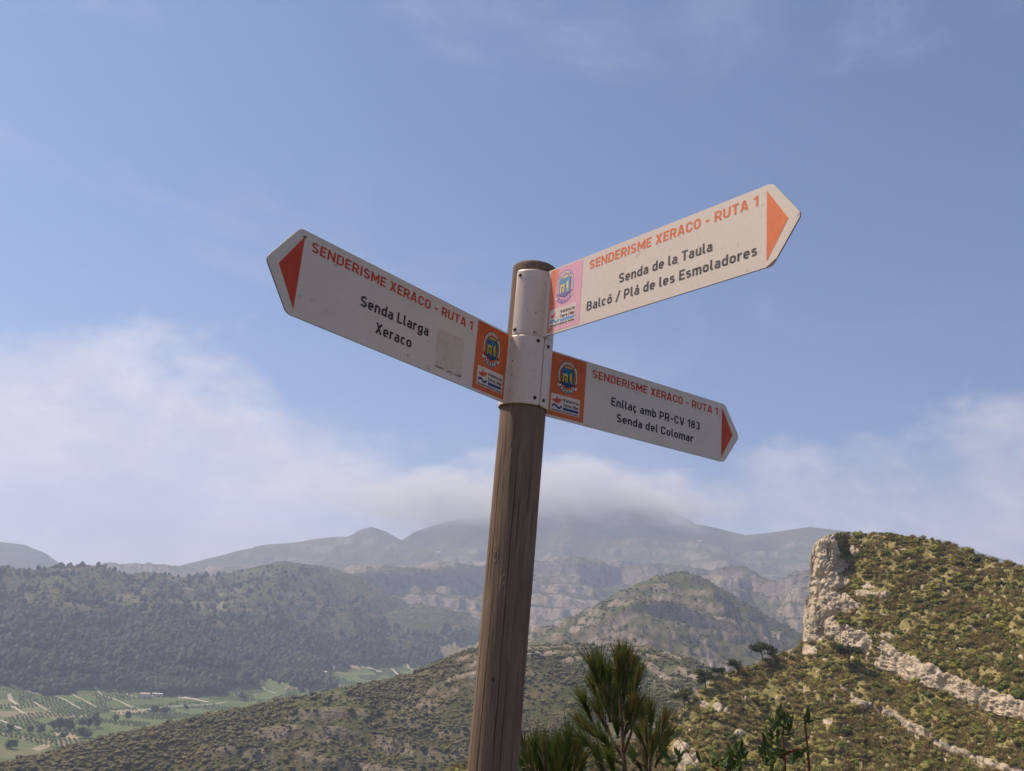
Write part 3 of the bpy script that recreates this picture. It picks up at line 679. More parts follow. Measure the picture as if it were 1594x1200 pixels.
def build_sign(yaw, z, off, left, lines, inks, wrap, label, faded=False, emblem_label=None):
    dv = np.array([math.cos(yaw), math.sin(yaw), 0]); nr = np.array([-dv[1], dv[0], 0])
    o = np.array([POST[0], POST[1], z]) + nr * off
    rx = -dv if left else dv; up = np.array([0, 0, 1.]); nn = np.cross(rx, up)
    sg = -1 if left else 1
    m4 = Matrix.Identity(4); ol = to_local(o)
    for i in range(3): m4[i][0] = rx[i]; m4[i][1] = up[i]; m4[i][2] = nn[i]; m4[i][3] = ol[i]
    TH = 0.0030; H2 = SIGN_H / 2
    def rnd(pts, rad):
        out = []
        n = len(pts)
        for i in range(n):
            p = np.array(pts[i][:2]); a = np.array(pts[i - 1][:2]); b = np.array(pts[(i + 1) % n][:2]); r = pts[i][2] if len(pts[i]) > 2 else rad
            if r == 0: out.append(tuple(p)); continue
            d1 = (a - p) / np.hypot(*(a - p)); d2 = (b - p) / np.hypot(*(b - p))
            for t in np.linspace(0, 1, 6):
                q = (1 - t) ** 2 * (p + d1 * r) + 2 * t * (1 - t) * p + t * t * (p + d2 * r); out.append(tuple(q))
        return out
    st = 0.0545
    outline = [(sg * st, H2, 0), (sg * SIGN_L, H2, .010), (sg * (SIGN_L + SIGN_T), 0, .010), (sg * SIGN_L, -H2, .010), (sg * st, -H2, 0)]
    ol2 = rnd(outline, .01)
    if not left: ol2 = ol2[::-1]
    ol2 = ol2 if left else ol2
    n = len(ol2)
    # slightly bent, hand-worn outline
    V = [(x, y, TH / 2) for x, y in ol2] + [(x, y, -TH / 2) for x, y in ol2]
    # orientation: front face must look along +Z(local)
    area = sum(ol2[i][0] * ol2[(i + 1) % n][1] - ol2[(i + 1) % n][0] * ol2[i][1] for i in range(n))
    idx = list(range(n)) if area > 0 else list(range(n))[::-1]
    F = [tuple(idx), tuple(n + i for i in idx[::-1])]; MI = [0, 0]
    for a in range(n):
        i, j = idx[a], idx[(a + 1) % n]; F.append((i, n + i, n + j, j)); MI.append(1)
    panel = mesh_obj('sign_panel', V, F, None, signpost, mats=[M_WHITE, M_EDGE], midx=MI); panel.matrix_local = m4
    panel['label'] = label
    zf = TH / 2
    def sub(name, sh, lab=None, off0=0):
        me_o = mesh_obj(name, sh.v, sh.f, None, panel, mats=sh.mats, midx=sh.m)
        if lab: me_o['label'] = lab
        return me_o
    # arrow
    s = Sheet(); ax, ay, ad = SIGN_L - .0114, .0671, .0430
    tri = [(sg * ax, ay), (sg * ax, -ay), (sg * (ax + ad), 0)]
    s.poly(tri if sg < 0 else [tri[0], tri[1], tri[2]], inks['arrow'], zf + .0003); sub('arrow', s)
    # lettering lines: (text, x left, x right, baseline, cap height, ink)
    for txt, xa, xb, yb, hh, ink in lines:
        Vt, Ft, w = text_geo(txt, hh, xb - xa); s = Sheet(); s.geo(Vt, Ft, inks[ink], zf + .0003, xa, yb); sub('lettering', s)
    # emblem panel; panel coordinates run left to right as read
    pa, pb = (0.0672, 0.1705); 
    if left: pa, pb = -0.1705, -0.0660
    cx = (pa + pb) / 2; e = Sheet()
    e.poly([(pa, -.0725), (pb, -.0725), (pb, .0745), (pa, .0745)], inks['panel'], zf + .0003)
    emb = sub('emblem_panel', e, emblem_label)
    e = Sheet(); o1 = zf + .0005
    fp = faded
    dark = M_FPURP if fp else M_BLACK; cream = M_CREAM
    ccx, ccy = cx - .0012, .0270
    # wreath: pale side arcs with dark outlines, letters round the top
    for a0, a1 in ((128, 212), (-32, 52)):
        arc = ell(ccx, ccy, .0262, .0335, a0, a1, 14); e.rib(arc, False, .0026, dark, o1); e.rib(arc[1:-1], False, .0014, cream, o1 + .0002)
    e.rib(ell(ccx, ccy, .0300, .0372, 30, 150, 24), False, .0005, dark, o1)
    e.rib(ell(ccx, ccy, .0215, .0270, 35, 145, 24), False, .0005, dark, o1)
    def arc_text(txt, rx_, ry_, a0, a1, hh, ink, outer=True, bw=.10):
        Vt, Ft, w = text_geo(txt, hh, 1.0, hw=bw, gap=.16)
        def fn(x, y):
            a = R(a0 + (a1 - a0) * x); k = 1 + (y - hh / 2) / rx_ * (1 if outer else -1)
            return ccx + rx_ * k * math.cos(a), ccy + ry_ * k * math.sin(a)
        e.geo(Vt, Ft, ink, o1 + .0002, fn=fn)
    arc_text('AJUNTAMENT DE', .0258, .0322, 150, 30, .0062, cream)
    # ribbon with the town's name
    rb = ell(ccx, ccy + .004, .0300, .0400, 218, 322, 20); e.rib(rb, False, .0048, dark, o1); e.rib(rb[1:-1], False, .0040, M_CREAM if not fp else inks['panel'], o1 + .0001)
    arc_text('XERACO', .0298, .0362, 226, 314, .0062, dark, False, .10)
    for sx in (-1, 1): e.rib([(ccx + sx * .0262, ccy - .021), (ccx + sx * .0255, ccy - .0275)], False, .0022, cream, o1 + .0003)
    # shield
    x0, x1, y0, y1 = ccx - .0172, ccx + .0172, ccy - .0235, ccy + .0180
    e.poly([(x0 - .0012, y0 + .004), (ccx, y0 - .004), (x1 + .0012, y0 + .004), (x1 + .0012, y1 + .001), (x0 - .0012, y1 + .001)], dark, o1 + .0002)
    e.poly([(x0, -.0 + ccy + .001), (ccx + .004, ccy + .001), (ccx + .004, y1), (x0, y1)], M_FBLUE if fp else M_LBLUE, o1 + .0004)
    e.poly([(ccx + .004, y0 + .008), (x1, y0 + .008), (x1, y1), (ccx + .004, y1)], M_FBLUE if fp else M_GREEN, o1 + .0004)
    e.poly([(x0, y0 + .0048), (ccx, y0 - .0026), (x1, y0 + .0048), (x1, y0 + .0085), (x0, y0 + .0085)], M_FPURP if fp else M_BLUE, o1 + .0005)
    ye = M_FYEL if fp else M_YELLOW
    for (xa, xb, ya, yb) in ((-.0150, -.0110, -.0155, .0045), (-.0100, -.0010, -.0010, .0050), (-.0040, -.0006, -.0155, .0050), (-.0082, -.0056, -.0130, -.0045)):
        e.poly([(ccx + xa, ccy + ya), (ccx + xb, ccy + ya), (ccx + xb, ccy + yb), (ccx + xa, ccy + yb)], ye, o1 + .0006 + (.0001 if xa == -.0040 else 0))
    e.poly([(ccx + .0010, ccy - .0155), (ccx + .0040, ccy - .0155), (ccx + .0060, ccy + .0085), (ccx + .0086, ccy + .0085), (ccx + .0098, ccy + .012), (ccx + .0108, ccy + .0085), (ccx + .0128, ccy - .0155), (ccx + .0098, ccy - .0155), (ccx + .0085, ccy - .0060), (ccx + .0055, ccy - .0060), (ccx + .0048, ccy - .0155)][::1], ye, o1 + .0006)
    for (xa, ya, r_) in ((-.011, .011, .0030), (-.003, .0125, .0022)):
        e.poly([(ccx + xa + r_ * 1.6 * math.cos(R(a)), ccy + ya + r_ * .7 * math.sin(R(a))) for a in range(0, 360, 40)], M_FBLUE if fp else M_BLUE, o1 + .0006)
    # crown above the shield
    e.poly([(ccx - .009, y1 + .0012), (ccx + .009, y1 + .0012), (ccx + .011, y1 + .006), (ccx + .005, y1 + .0035), (ccx, y1 + .007), (ccx - .005, y1 + .0035), (ccx - .011, y1 + .006)], M_YELLOW if not fp else M_FYEL, o1 + .0004)
    mesh_obj('crest', e.v, e.f, None, panel, mats=e.mats, midx=e.m)
    # tourist board logo
    g = Sheet(); bx0, bx1, by0, by1 = pa + .0065, pb - .0130, -.0622, -.0208
    if left: bx0, bx1 = pa + .0120, pb - .0075
    g.poly([(bx0, by0), (bx1, by0), (bx1, by1), (bx0, by1)], M_WHITE, o1)
    o2 = o1 + .0002; sw = (bx1 - bx0); 
    def lx(u): return bx0 + u * sw
    def ly(w): return by0 + w * (by1 - by0)
    rd = M_FRED if fp else M_RED; orr = M_CREAM if fp else M_ORANGE
    g.poly([(lx(.03), ly(.66)), (lx(.10), ly(.55)), (lx(.20), ly(.49)), (lx(.26), ly(.60)), (lx(.20), ly(.92)), (lx(.165), ly(.70))], rd, o2)
    g.poly([(lx(.20), ly(.49)), (lx(.30), ly(.52)), (lx(.34), ly(.62)), (lx(.41), ly(.83)), (lx(.33), ly(.76)), (lx(.26), ly(.80)), (lx(.235), ly(.60))], orr, o2 + .0001)
    wv = [(lx(.05), ly(.27)), (lx(.11), ly(.375)), (lx(.18), ly(.37)), (lx(.25), ly(.25)), (lx(.31), ly(.25)), (lx(.385), ly(.375))]
    g.rib(wv, False, .0024, M_FBLUE if fp else M_BLUE, o2)
    dk = M_GREYB if fp else M_BLACK
    for txt, u0, u1, w0, hh, bw in (('València', .42, .96, .66, .0072, .10), ('Terra i Mar', .42, .97, .40, .0075, .105), ('Patronat Provincial de Turisme', .04, .97, .035, .0043, .12)):
        Vt, Ft, w = text_geo(txt, hh, (u1 - u0) * sw, hw=bw); g.geo(Vt, Ft, dk, o2, lx(u0), ly(w0))
    g.poly([(lx(.43), ly(.19)), (lx(.97), ly(.19)), (lx(.97), ly(.335)), (lx(.43), ly(.335))], M_FBLUE if fp else M_BLUE, o2)
    mesh_obj('logo', g.v, g.f, None, panel, mats=g.mats, midx=g.m)
    # wear: chips, rust specks
    w = Sheet()
    for k in range(16):
        x = sg * random.uniform(.1, .66); y = random.uniform(-.07, .07); r_ = random.uniform(.0004, .0011)
        w.poly([(x + r_ * random.uniform(.6, 1.3) * math.cos(R(a)), y + r_ * random.uniform(.6, 1.3) * math.sin(R(a))) for a in range(0, 360, 60)], M_EDGE, zf + .00045)
    mesh_obj('paint_chips', w.v, w.f, None, panel, mats=w.mats, midx=w.m)['kind'] = 'stuff'
    # bent sleeve round the post: angles measured from the camera side (-Y) towards +X
    a0, a1, screws = wrap
    ra = PR + 0.0032; rb_ = ra + 0.0018; na = 48
    zc = np.array([-H2, -H2 + .004, H2 - .004, H2]); ins = np.array([.004, 0, 0, .004])
    grid = []
    for side, rr_ in ((1, rb_), (0, ra)):
        for i in range(na + 1):
            for zz, inn in zip(zc, ins):
                aa0 = R(a0); aa1 = R(a1); free = screws['free']
                A0 = aa0 + (inn / rr_ if free in ('lo', 'both') else 0); A1 = aa1 - (inn / rr_ if free in ('hi', 'both') else 0)
                a = A0 + (A1 - A0) * i / na
                grid.append((rr_ * math.sin(a), -rr_ * math.cos(a), z + zz - GROUND_Z))
    nvz = len(zc); FF = []; off_i = (na + 1) * nvz
    for i in range(na):
        for j in range(nvz - 1):
            q = (i * nvz + j, (i + 1) * nvz + j, (i + 1) * nvz + j + 1, i * nvz + j + 1)
            FF.append(q); FF.append(tuple(off_i + k for k in q[::-1]))
        for j in (0, nvz - 1):
            q = (i * nvz + j, (i + 1) * nvz + j, off_i + (i + 1) * nvz + j, off_i + i * nvz + j); FF.append(q if j else q[::-1])
    for i in (0, na):
        for j in range(nvz - 1):
            q = (i * nvz + j, i * nvz + j + 1, off_i + i * nvz + j + 1, off_i + i * nvz + j); FF.append(q)
    slv = mesh_obj('sleeve', grid, FF, M_SLEEVE, signpost, True)
    me = slv.data
    for p in me.polygons: p.use_smooth = True
    # outward-bent edge where sleeve meets the blade: a welded fold strip
    for (a, zz) in screws['at']:
        a = R(a); c = np.array([math.sin(a), -math.cos(a), 0]); tx = np.array([math.cos(a), math.sin(a), 0])
        base = c * (rb_ + .0001) + np.array([0, 0, zz - GROUND_Z]); k = 14; VV = []; Fq = []
        for (r_, hgt) in ((.0042, 0), (.0040, .0011), (.0027, .0021), (.0012, .0024)):
            for q in range(k):
                t = 2 * math.pi * q / k; VV.append(base + tx * r_ * math.cos(t) + np.array([0, 0, 1.]) * r_ * math.sin(t) + c * hgt)
        for l_ in range(3):
            for q in range(k): Fq.append((l_ * k + q, l_ * k + (q + 1) % k, (l_ + 1) * k + (q + 1) % k, (l_ + 1) * k + q))
        Fq.append(tuple(3 * k + q for q in range(k)))
        mesh_obj('screw', VV, Fq, M_SCREW, slv, True)
    # rust specks on the sleeve
    VV, Fq = [], []
    for (a, zz, r_) in screws['specks']:
        a = R(a); c = np.array([math.sin(a), -math.cos(a), 0]); tx = np.array([math.cos(a), math.sin(a), 0])
        base = c * (rb_ + .00025) + np.array([0, 0, zz - GROUND_Z]); o_ = len(VV)
        for q in range(7):
            t = 2 * math.pi * q / 7; rr_ = r_ * random.uniform(.6, 1.3); VV.append(base + tx * rr_ * math.cos(t) + np.array([0, 0, 1.]) * rr_ * math.sin(t) - c * (rr_ * math.cos(t)) ** 2 / (2 * rb_))
        Fq.append(tuple(range(o_, o_ + 7)))
    if VV: mesh_obj('rust_specks', VV, Fq, M_RUST, slv)['kind'] = 'stuff'
    return panel, slv

INK = dict(arrow=M_RED, red=M_RED, blk=M_BLACK, panel=M_ORANGE)
INKF = dict(arrow=M_ORANGE2, red=M_ORANGE2, blk=M_GREYB, panel=M_PINK)
def edge_specks(a, zc, n): return [(a + random.uniform(-2, 3), zc + random.uniform(-.07, .07), random.uniform(.0007, .0019)) for _ in range(n)]
pl, sl = build_sign(4.030874, 0.5586, -.0066, True,
    [('SENDERISME XERACO - RUTA 1', -.6174, -.1865, .0457, .0188, 'red'), ('Senda Llarga', -.4939, -.3132, -.0095, .0207, 'blk'), ('Xeraco', -.4502, -.3550, -.0470, .0208, 'blk')],
    INK, (-133, 37, dict(free='hi', at=[(21, .6255), (24, .4965)], specks=[(-25, .628, .0012)] + edge_specks(-36, .5586, 9))),
    'left sign with a red arrow pointing left and a torn sticker patch')
# torn sticker on the left sign
s = Sheet(); zf = .0015
pts = []
for (xa, ya), (xb, yb) in zip([(-.2875, .0174), (-.208, .0178), (-.2043, -.063), (-.2856, -.0616)], [(-.208, .0178), (-.2043, -.063), (-.2856, -.0616), (-.2875, .0174)]):
    for t in np.linspace(0, 1, 14)[:-1]: pts.append((xa + (xb - xa) * t + random.uniform(-.0012, .0012), ya + (yb - ya) * t + random.uniform(-.0012, .0012)))
cs = (sum(p[0] for p in pts) / len(pts), sum(p[1] for p in pts) / len(pts))
for i in range(len(pts)): s.poly([pts[(i + 1) % len(pts)], pts[i], cs], M_STICK, zf + .00035)
mesh_obj('torn_sticker', s.v, s.f, None, pl, mats=s.mats, midx=s.m)
s = Sheet()
for k in range(46):
    x = random.uniform(-.285, -.208); y = -.0625 + abs(random.gauss(0, .0035)); a, b = random.uniform(.0008, .0035), random.uniform(.0006, .0016)
    if -.262 < x < -.25 or -.235 < x < -.224: continue
    s.poly([(x + a * math.cos(R(q)) * random.uniform(.6, 1.2), y + b * math.sin(R(q)) * random.uniform(.6, 1.2)) for q in range(0, 360, 45)], M_EDGE, zf + .0005 + k * .00001)
mesh_obj('sticker_residue', s.v, s.f, None, pl, mats=s.mats, midx=s.m)['kind'] = 'stuff'
s = Sheet()
for (x, y, a, b) in [(-.635, .0650, .0045, .0022), (-.6335, .0655, .003, .002), (-.371, -.0640, .0017, .001), (-.361, -.0630, .0022, .0013), (-.575, .0765, .0022, .0012)]:
    s.poly([(x + a * math.cos(R(q)) * random.uniform(.7, 1.2), y + b * math.sin(R(q)) * random.uniform(.7, 1.2)) for q in range(0, 360, 40)], M_RUST, zf + .0005 + random.random() * .0001)
mesh_obj('paint_chip', s.v, s.f, None, pl, mats=s.mats, midx=s.m)['kind'] = 'stuff'

pr, sr = build_sign(-0.912504, 0.7141, -.0044, False,
    [('SENDERISME XERACO - RUTA 1', .1915, .6168, .0440, .0208, 'red'), ('Senda de la Taula', .2820, .5180, -.0120, .0208, 'blk'), ('Balcó / Plá de les Esmoladores', .1910, .6150, -.0500, .0208, 'blk')],
    INKF, (-45, 130, dict(free='lo', at=[(-36, .7795), (-37.5, .6495)], specks=[(-8, .707, .0007), (10, .689, .0016), (34, .722, .0016), (10, .6435, .0022), (14, .6425, .0018)] + edge_specks(33, .7141, 8))),
    'upper right sign with an orange arrow and sun-bleached pink emblem panel', True, 'emblem panel bleached from orange to pink')
s = Sheet()
s.poly([(.632, -.0785), (.648, -.0785), (.658, -.0655), (.651, -.068), (.640, -.0745)], M_RUST, .0020)
s.poly([(.690, -.0045), (.700, .0015), (.699, .0045), (.693, -.001)], M_STICK, .0020)
mesh_obj('worn_corner', s.v, s.f, None, pr, mats=s.mats, midx=s.m)['kind'] = 'stuff'
pq, sq = build_sign(0.589294, 0.5579, .0020, False,
    [('SENDERISME XERACO - RUTA 1', .1897, .6185, .0425, .0198, 'red'), ('Enllaç amb PR-CV 183', .2527, .5535, -.0115, .0206, 'blk'), ('Senda del Colomar', .2724, .5308, -.0480, .0206, 'blk')],
    INK, (38.9, 128, dict(free='lo', at=[(52, .6195), (50, .4955)], specks=[])),
    'lower right sign with a red arrow pointing right')
# dark gap gasket under the sleeves: the bottom fold edge
# ================================================================== NEAR HILL WITH THE LIMESTONE PROW
CX = np.array([560, 640, 690, 730, 830, 900, 950, 1000, 1034, 1044.5, 1065.6, 1097, 1115, 1150, 1181.6, 1209.7, 1245, 1249, 1249.6, 1252, 1256, 1261, 1261.8, 1264, 1271, 1283, 1292, 1308, 1325, 1346, 1390, 1448.6, 1490.8, 1526, 1561, 1594, 1700, 2200], float)
CY = np.array([1290, 1225, 1200, 1187, 1182, 1170, 1162, 1148, 1128, 1117, 1100, 1071.6, 1055, 1044, 1033, 1019, 1005, 1000, 966, 945, 933, 925, 872, 854, 843, 834, 830.5, 829, 834, 832.5, 831, 840, 850, 866, 877, 882, 925, 1120], float)
UBX = np.array([1249, 1270, 1292, 1326, 1357, 1371, 1413, 1445, 1491, 1533, 1582, 1620, 1800, 2200], float)
UBB = np.array([1001, 998, 991, 1008, 1033, 1043, 1057, 1068, 1089, 1107, 1121, 1134, 1195, 1330], float)   # foot of the upper rock band
UBT = np.array([980, 975, 969, 979, 991, 998, 1018, 1036, 1056, 1072, 1090, 1104, 1165, 1300], float)          # its top edge
LBX = np.array([1284, 1322, 1330, 1340, 1361, 1370, 1396, 1413, 1438, 1456, 1463, 1501, 1526, 1594, 1700, 1900], float)
LBT = np.array([1046, 1072, 1082, 1088, 1096, 1100, 1106, 1120, 1131, 1147, 1154, 1166, 1176, 1196, 1230, 1290], float)
LBH = np.array([0, 14, 15, 14, 12, 12, 14, 20, 16, 12, 14, 14, 16, 14, 14, 10], float)
DRX = np.array([560, 700, 900, 1034, 1065, 1150, 1249, 1330, 1450, 1594, 1800, 2200], float)
DRD = np.array([118, 128, 146, 160, 164, 173, 184, 174, 160, 146, 128, 105], float)
cols = np.concatenate([np.arange(560, 1000, 5.), np.arange(1000, 1249, 2.2), np.arange(1249.01, 1346, .62), np.arange(1346, 1625, 1.3), np.arange(1625, 2200, 12.)])
NL, NB, NU, NK = 130, 46, 120, 16
def te_of(px, py):
    v = pix_dir(px, py); return v[..., 2] / np.hypot(v[..., 0], v[..., 1])
HP = np.zeros((len(cols), NL + NB + NU + NK, 3)); HR = np.zeros(HP.shape[:2]); HPY = np.zeros(HP.shape[:2])
for ci, x in enumerate(cols):
    cy = np.interp(x, CX, CY); D0 = np.interp(x, DRX, DRD); prow = x >= 1249.0
    s_low = .66
    if prow:
        yb = np.interp(x, UBX, UBB); yt = max(np.interp(x, UBX, UBT), cy + 2)
        wob = float(fbm2(np.array(x / 23.), np.array(3.3), 4, 541)); gap = float(sstep(.02, .22, fbm2(np.array(x / 34.), np.array(8.1), 3, 545))) * float(sstep(1300, 1330, np.array(x)))
        yb += 8 * wob * float(sstep(1285, 1320, np.array(x))); yt = min(yt + 10 * float(fbm2(np.array(x / 17.), np.array(5.7), 4, 543)) * float(sstep(1285, 1320, np.array(x))), yb - 5); yt = max(yt, cy + 2)
        k = 1 - float(sstep(1266, 1318, np.array(x)))
        s_up = (1.15 - .42 * float(sstep(1320, 1560, np.array(x)))) + 4.2 * k * float(.30 + .70 * sstep(1249, 1268, np.array(x)))
        s_band = 1.8 + 3.2 * float(sstep(1249, 1272, np.array(x)))
    else: yb = cy
    lbt = np.interp(x, LBX, LBT, left=-1); lbh = np.interp(x, LBX, LBH, left=0)
    def walk(ys, d, slopes):
        out = []; z = d * te_of(x, ys[0]); out.append((d, z))
        for y, s in zip(ys[1:], slopes):
            te = te_of(x, y); d2 = (z - d * s) / (te - s); z = d2 * te; d = d2; out.append((d, z))
        return out
    # downwards from the foot of the band
    yl = np.linspace(yb, max(1345, yb + 60), NL + 1); ym = (yl[1:] + yl[:-1]) / 2
    inb = (ym > lbt) & (ym < lbt + lbh) & (lbt > 0)
    low = walk(yl, D0, np.where(inb, 3.2, s_low - .10 * sstep(1100, 1300, ym)))
    yy = list(yl[1:][::-1]); pts = low[1:][::-1]; rk = list((inb * 1.0)[::-1])
    if prow:
        ybn = np.linspace(yb, yt, NB + 1)[1:]; up = walk(np.concatenate([[yb], ybn]), D0, np.full(NB, s_band)); 
        yy += [yb] + list(ybn); pts += up; rk += [.6 * (1 - gap)] + [1.0 - .55 * gap] * NB
        yu = np.linspace(yt, cy, NU)[1:]; steep = np.full(NU - 1, s_up)
        u2 = walk(np.concatenate([[yt], yu]), up[-1][0], steep); yy += list(yu); pts += u2[1:]
        rk += [float(np.clip((s_up - 1.35) / 1.6, 0, 1))] * (NU - 1)
        d, z = pts[-1]; nb = NK
    else:
        yy.append(yb); pts.append(low[0]); rk.append(0.0); d, z = low[0]; nb = NB + NU + NK - 1
    need = HP.shape[1] - len(pts)
    for q in range(1, need + 1):
        f = q / need; dd = d + 70 * f ** 1.3 + .4 * f; zz = z - (70 * f ** 1.3) * (.15 + .65 * f); pts.append((dd, zz)); yy.append(cy); rk.append(0)
    v = pix_dir(np.full(len(yy), x), np.array(yy)); h = np.hypot(v[:, 0], v[:, 1]); dz = np.array(pts)
    HP[ci, :, 0] = v[:, 0] / h * dz[:, 0]; HP[ci, :, 1] = v[:, 1] / h * dz[:, 0]; HP[ci, :, 2] = dz[:, 1]
    HR[ci] = rk; HPY[ci] = yy
HPX = np.repeat(cols[:, None], HP.shape[1], 1)
# bare rock ribs scattered over the slope (ellipses on the ground, read off the photograph)
for (x, y, rx_, ry_, a) in [(1060, 1175, 14, 26, 1), (1080, 1185, 10, 20, 1), (1095, 1098, 9, 7, .9), (1135, 1108, 9, 7, .9), (1118, 1102, 6, 8, .9), (1258, 1012, 16, 8, 1), (1232, 1012, 7, 6, .8), (1305, 935, 25, 12, .8), (1320, 945, 26, 10, .7),
        (1310, 905, 16, 12, .9), (1345, 925, 14, 6, .9), (1368, 928, 18, 5, .8), (1300, 880, 22, 14, .8), (1330, 858, 9, 8, .8), (1352, 912, 10, 6, .8), (1380, 990, 14, 5, .6), (1525, 890, 8, 4, .7), (1400, 855, 9, 3, .6), (1175, 1085, 10, 4, .5), (1210, 1145, 9, 4, .6), (1290, 1125, 14, 4, .6), (1150, 1140, 12, 4, .6), (1450, 1112, 10, 4, .6), (1250, 1075, 9, 4, .5), (1360, 1130, 8, 4, .5), (1490, 1010, 12, 3, .5)]:
    q = ((HPX - x) / rx_) ** 2 + ((HPY - y) / ry_) ** 2
    HR = np.maximum(HR, a * (1 - sstep(.5, 1.3, q + .5 * fbm2(HPX / 7, HPY / 5, 3, 501))) * (HPY > np.interp(HPX, CX, CY) + .5))
tn = fbm2(HP[..., 0] / 5, HP[..., 1] / 5 + HP[..., 2] / 4, 4, 505)
HR = np.clip(HR * (1.0 + 1.5 * tn * (1 - .8 * (HPX < 1290))) , 0, 1) * (HR > .02) + .0
HR = np.maximum(HR, sstep(.30, .42, fbm2(HPX / 16, HPY / 7, 4, 509)) * .75 * (HPY > np.interp(HPX, CX, CY) + 1))
# relief: fluted, blocky rock and lumpy ground
du = np.gradient(HP, axis=0); dv = np.gradient(HP, axis=1); nrm = np.cross(du, dv); nrm /= np.maximum(np.linalg.norm(nrm, axis=-1, keepdims=True), 1e-9)
nrm *= np.sign((nrm * -HP).sum(-1, keepdims=True))
flute = fbm3(HP * np.array([1, 1, .10]), .42, 5, 511); blocks = fbm3(HP * np.array([.8, .8, 1.5]), .9, 4, 515); lump = fbm3(HP, .22, 4, 519)
crk = 1 - np.abs(fbm3(HP * np.array([1, 1, .22]), .26, 3, 523)) * 8
crk2 = 1 - np.abs(fbm3(HP * np.array([1, 1, .7]), .75, 3, 527)) * 7; spall = fbm3(HP * np.array([1, 1, 2.2]), 1.9, 3, 529)
far = np.clip(np.linalg.norm(HP, axis=-1) / 150, .2, 1.3)
disp = HR * far * (1.1 * flute + .35 * blocks - .9 * np.clip(crk, 0, 1) - .35 * np.clip(crk2, 0, 1) + .15 * spall * (HPX > 1290)) + (1 - HR) * far * (1.0 * lump + .25 * blocks) + HR * .5 * far
edge = sstep(0, 5, HPY - np.interp(HPX, CX, CY))            # hold the skyline where it was traced
side = np.where((HPX > 1249) & (HPX < 1275), sstep(1249, 1256, HPX) * .8 + .1, 1.0)
HP2 = HP + nrm * (disp * (.25 + .75 * edge) * side)[..., None]
def hill_mat():
    m, t, b = mat('near_hillside')
    def at(n): a = N(t, 'ShaderNodeAttribute', attribute_name=n); return a.outputs['Fac']
    mid = nz(t, .35, 5, .62, 'Position'); fin = nz(t, 2.2, 5, .65, 'Position'); stain = nz(t, .55, 5, .6, 'Position', (1, 1, .16)); strat = nz(t, .5, 4, .6, 'Position', (.25, .25, 2.2))
    soil = rmp(t, mid, [(.30, (.17, .16, .055)), (.48, (.25, .21, .08)), (.62, (.33, .26, .12)), (.75, (.42, .33, .18))])
    soil = mixc(t, rmp(t, fin, [(.45, 0.), (.65, .6)]), soil, (.20, .175, .06))
    rk = rmp(t, fin, [(.25, (.30, .235, .165)), (.5, (.50, .41, .30)), (.75, (.62, .53, .41))])
    rk = mixc(t, rmp(t, stain, [(.48, 0.), (.66, .75)]), rk, (.20, .165, .13))
    rk = mixc(t, rmp(t, strat, [(.52, 0.), (.66, .5)]), rk, (.58, .45, .28))
    c = mixc(t, rmp(t, math_n(t, 'ADD', at('rock'), math_n(t, 'MULTIPLY', math_n(t, 'SUBTRACT', fin, .5), .6)), [(.30, 0.), (.50, 1.)]), soil, rk)
    t.links.new(c, b.inputs['Base Color']); b.inputs['Roughness'].default_value = .95; b.inputs['Specular IOR Level'].default_value = .1
    bump(t, b, math_n(t, 'ADD', fin, math_n(t, 'MULTIPLY', stain, .8)), .8, .35)
    return m
M_HILL = hill_mat()
hill = mesh_obj('rocky_hill', HP2.reshape(-1, 3), grid_faces(*HP2.shape[:2]), M_HILL, None, True)
attr(hill, 'rock', HR); tag(hill, 'sunlit rocky hill with a pale limestone cliff rising at its left end', kind='structure')
def hill_at(px, py, sink=0.0):
    ci = int(np.clip(np.searchsorted(cols, px), 0, len(cols) - 1)); r = np.argmin(np.abs(HPY[ci] - py)); p = HP2[ci, r].copy(); p[2] -= sink; return p
# ------------------------------------------------------------------ shrubs on the near hill
def leaf_clump(name, m, seed, n=220, leaf=.16, hgt=.75, core=None, spiky=False):
    r = np.random.default_rng(seed); V, F = [], []
    lob = r.normal(0, 1, (7, 3)); lob[:, 2] = np.abs(lob[:, 2]); lob /= np.linalg.norm(lob, axis=1)[:, None]; lr = r.uniform(.22, .42, 7); lc = lob * np.array([.34, .34, hgt * .55]) * r.uniform(.3, 1, (7, 1)); lc[:, 2] += .12
    for k in range(n):
        j = r.integers(7); d = r.normal(0, 1, 3); d /= np.linalg.norm(d); d[2] = d[2] * .8 + .2
        c = lc[j] + d * lr[j] * r.uniform(.55, 1.08); c[2] = max(c[2], .01)
        a = r.normal(0, 1, 3); a = a * .8 + d * .6; a /= np.linalg.norm(a)
        if spiky: a = np.array([a[0] * .5, a[1] * .5, abs(a[2]) + .6]); a /= np.linalg.norm(a)
        b = np.cross(a, r.normal(0, 1, 3)); b /= np.linalg.norm(b); l = leaf * r.uniform(.6, 1.3); w = l * (.55 if not spiky else .16)
        o = len(V); V += [c - b * w * .5, c + a * l * .5 + b * w * .1 - b * w * .5, c + a * l, c + a * l * .5 + b * w * .6]; F.append((o, o + 1, o + 2, o + 3))
    nl = len(F)
    for j in range(7 if not spiky else 0):
        o = len(V); n3 = fbm3(IV2 + seed + j, 2.0, 2, seed)
        V += list(lc[j] + IV2 * (lr[j] * .80 * (1 + .35 * n3))[:, None]); F += [tuple(o + q for q in f) for f in IF2]
    return mesh_obj(name, V, F, m, None, False, link=False)
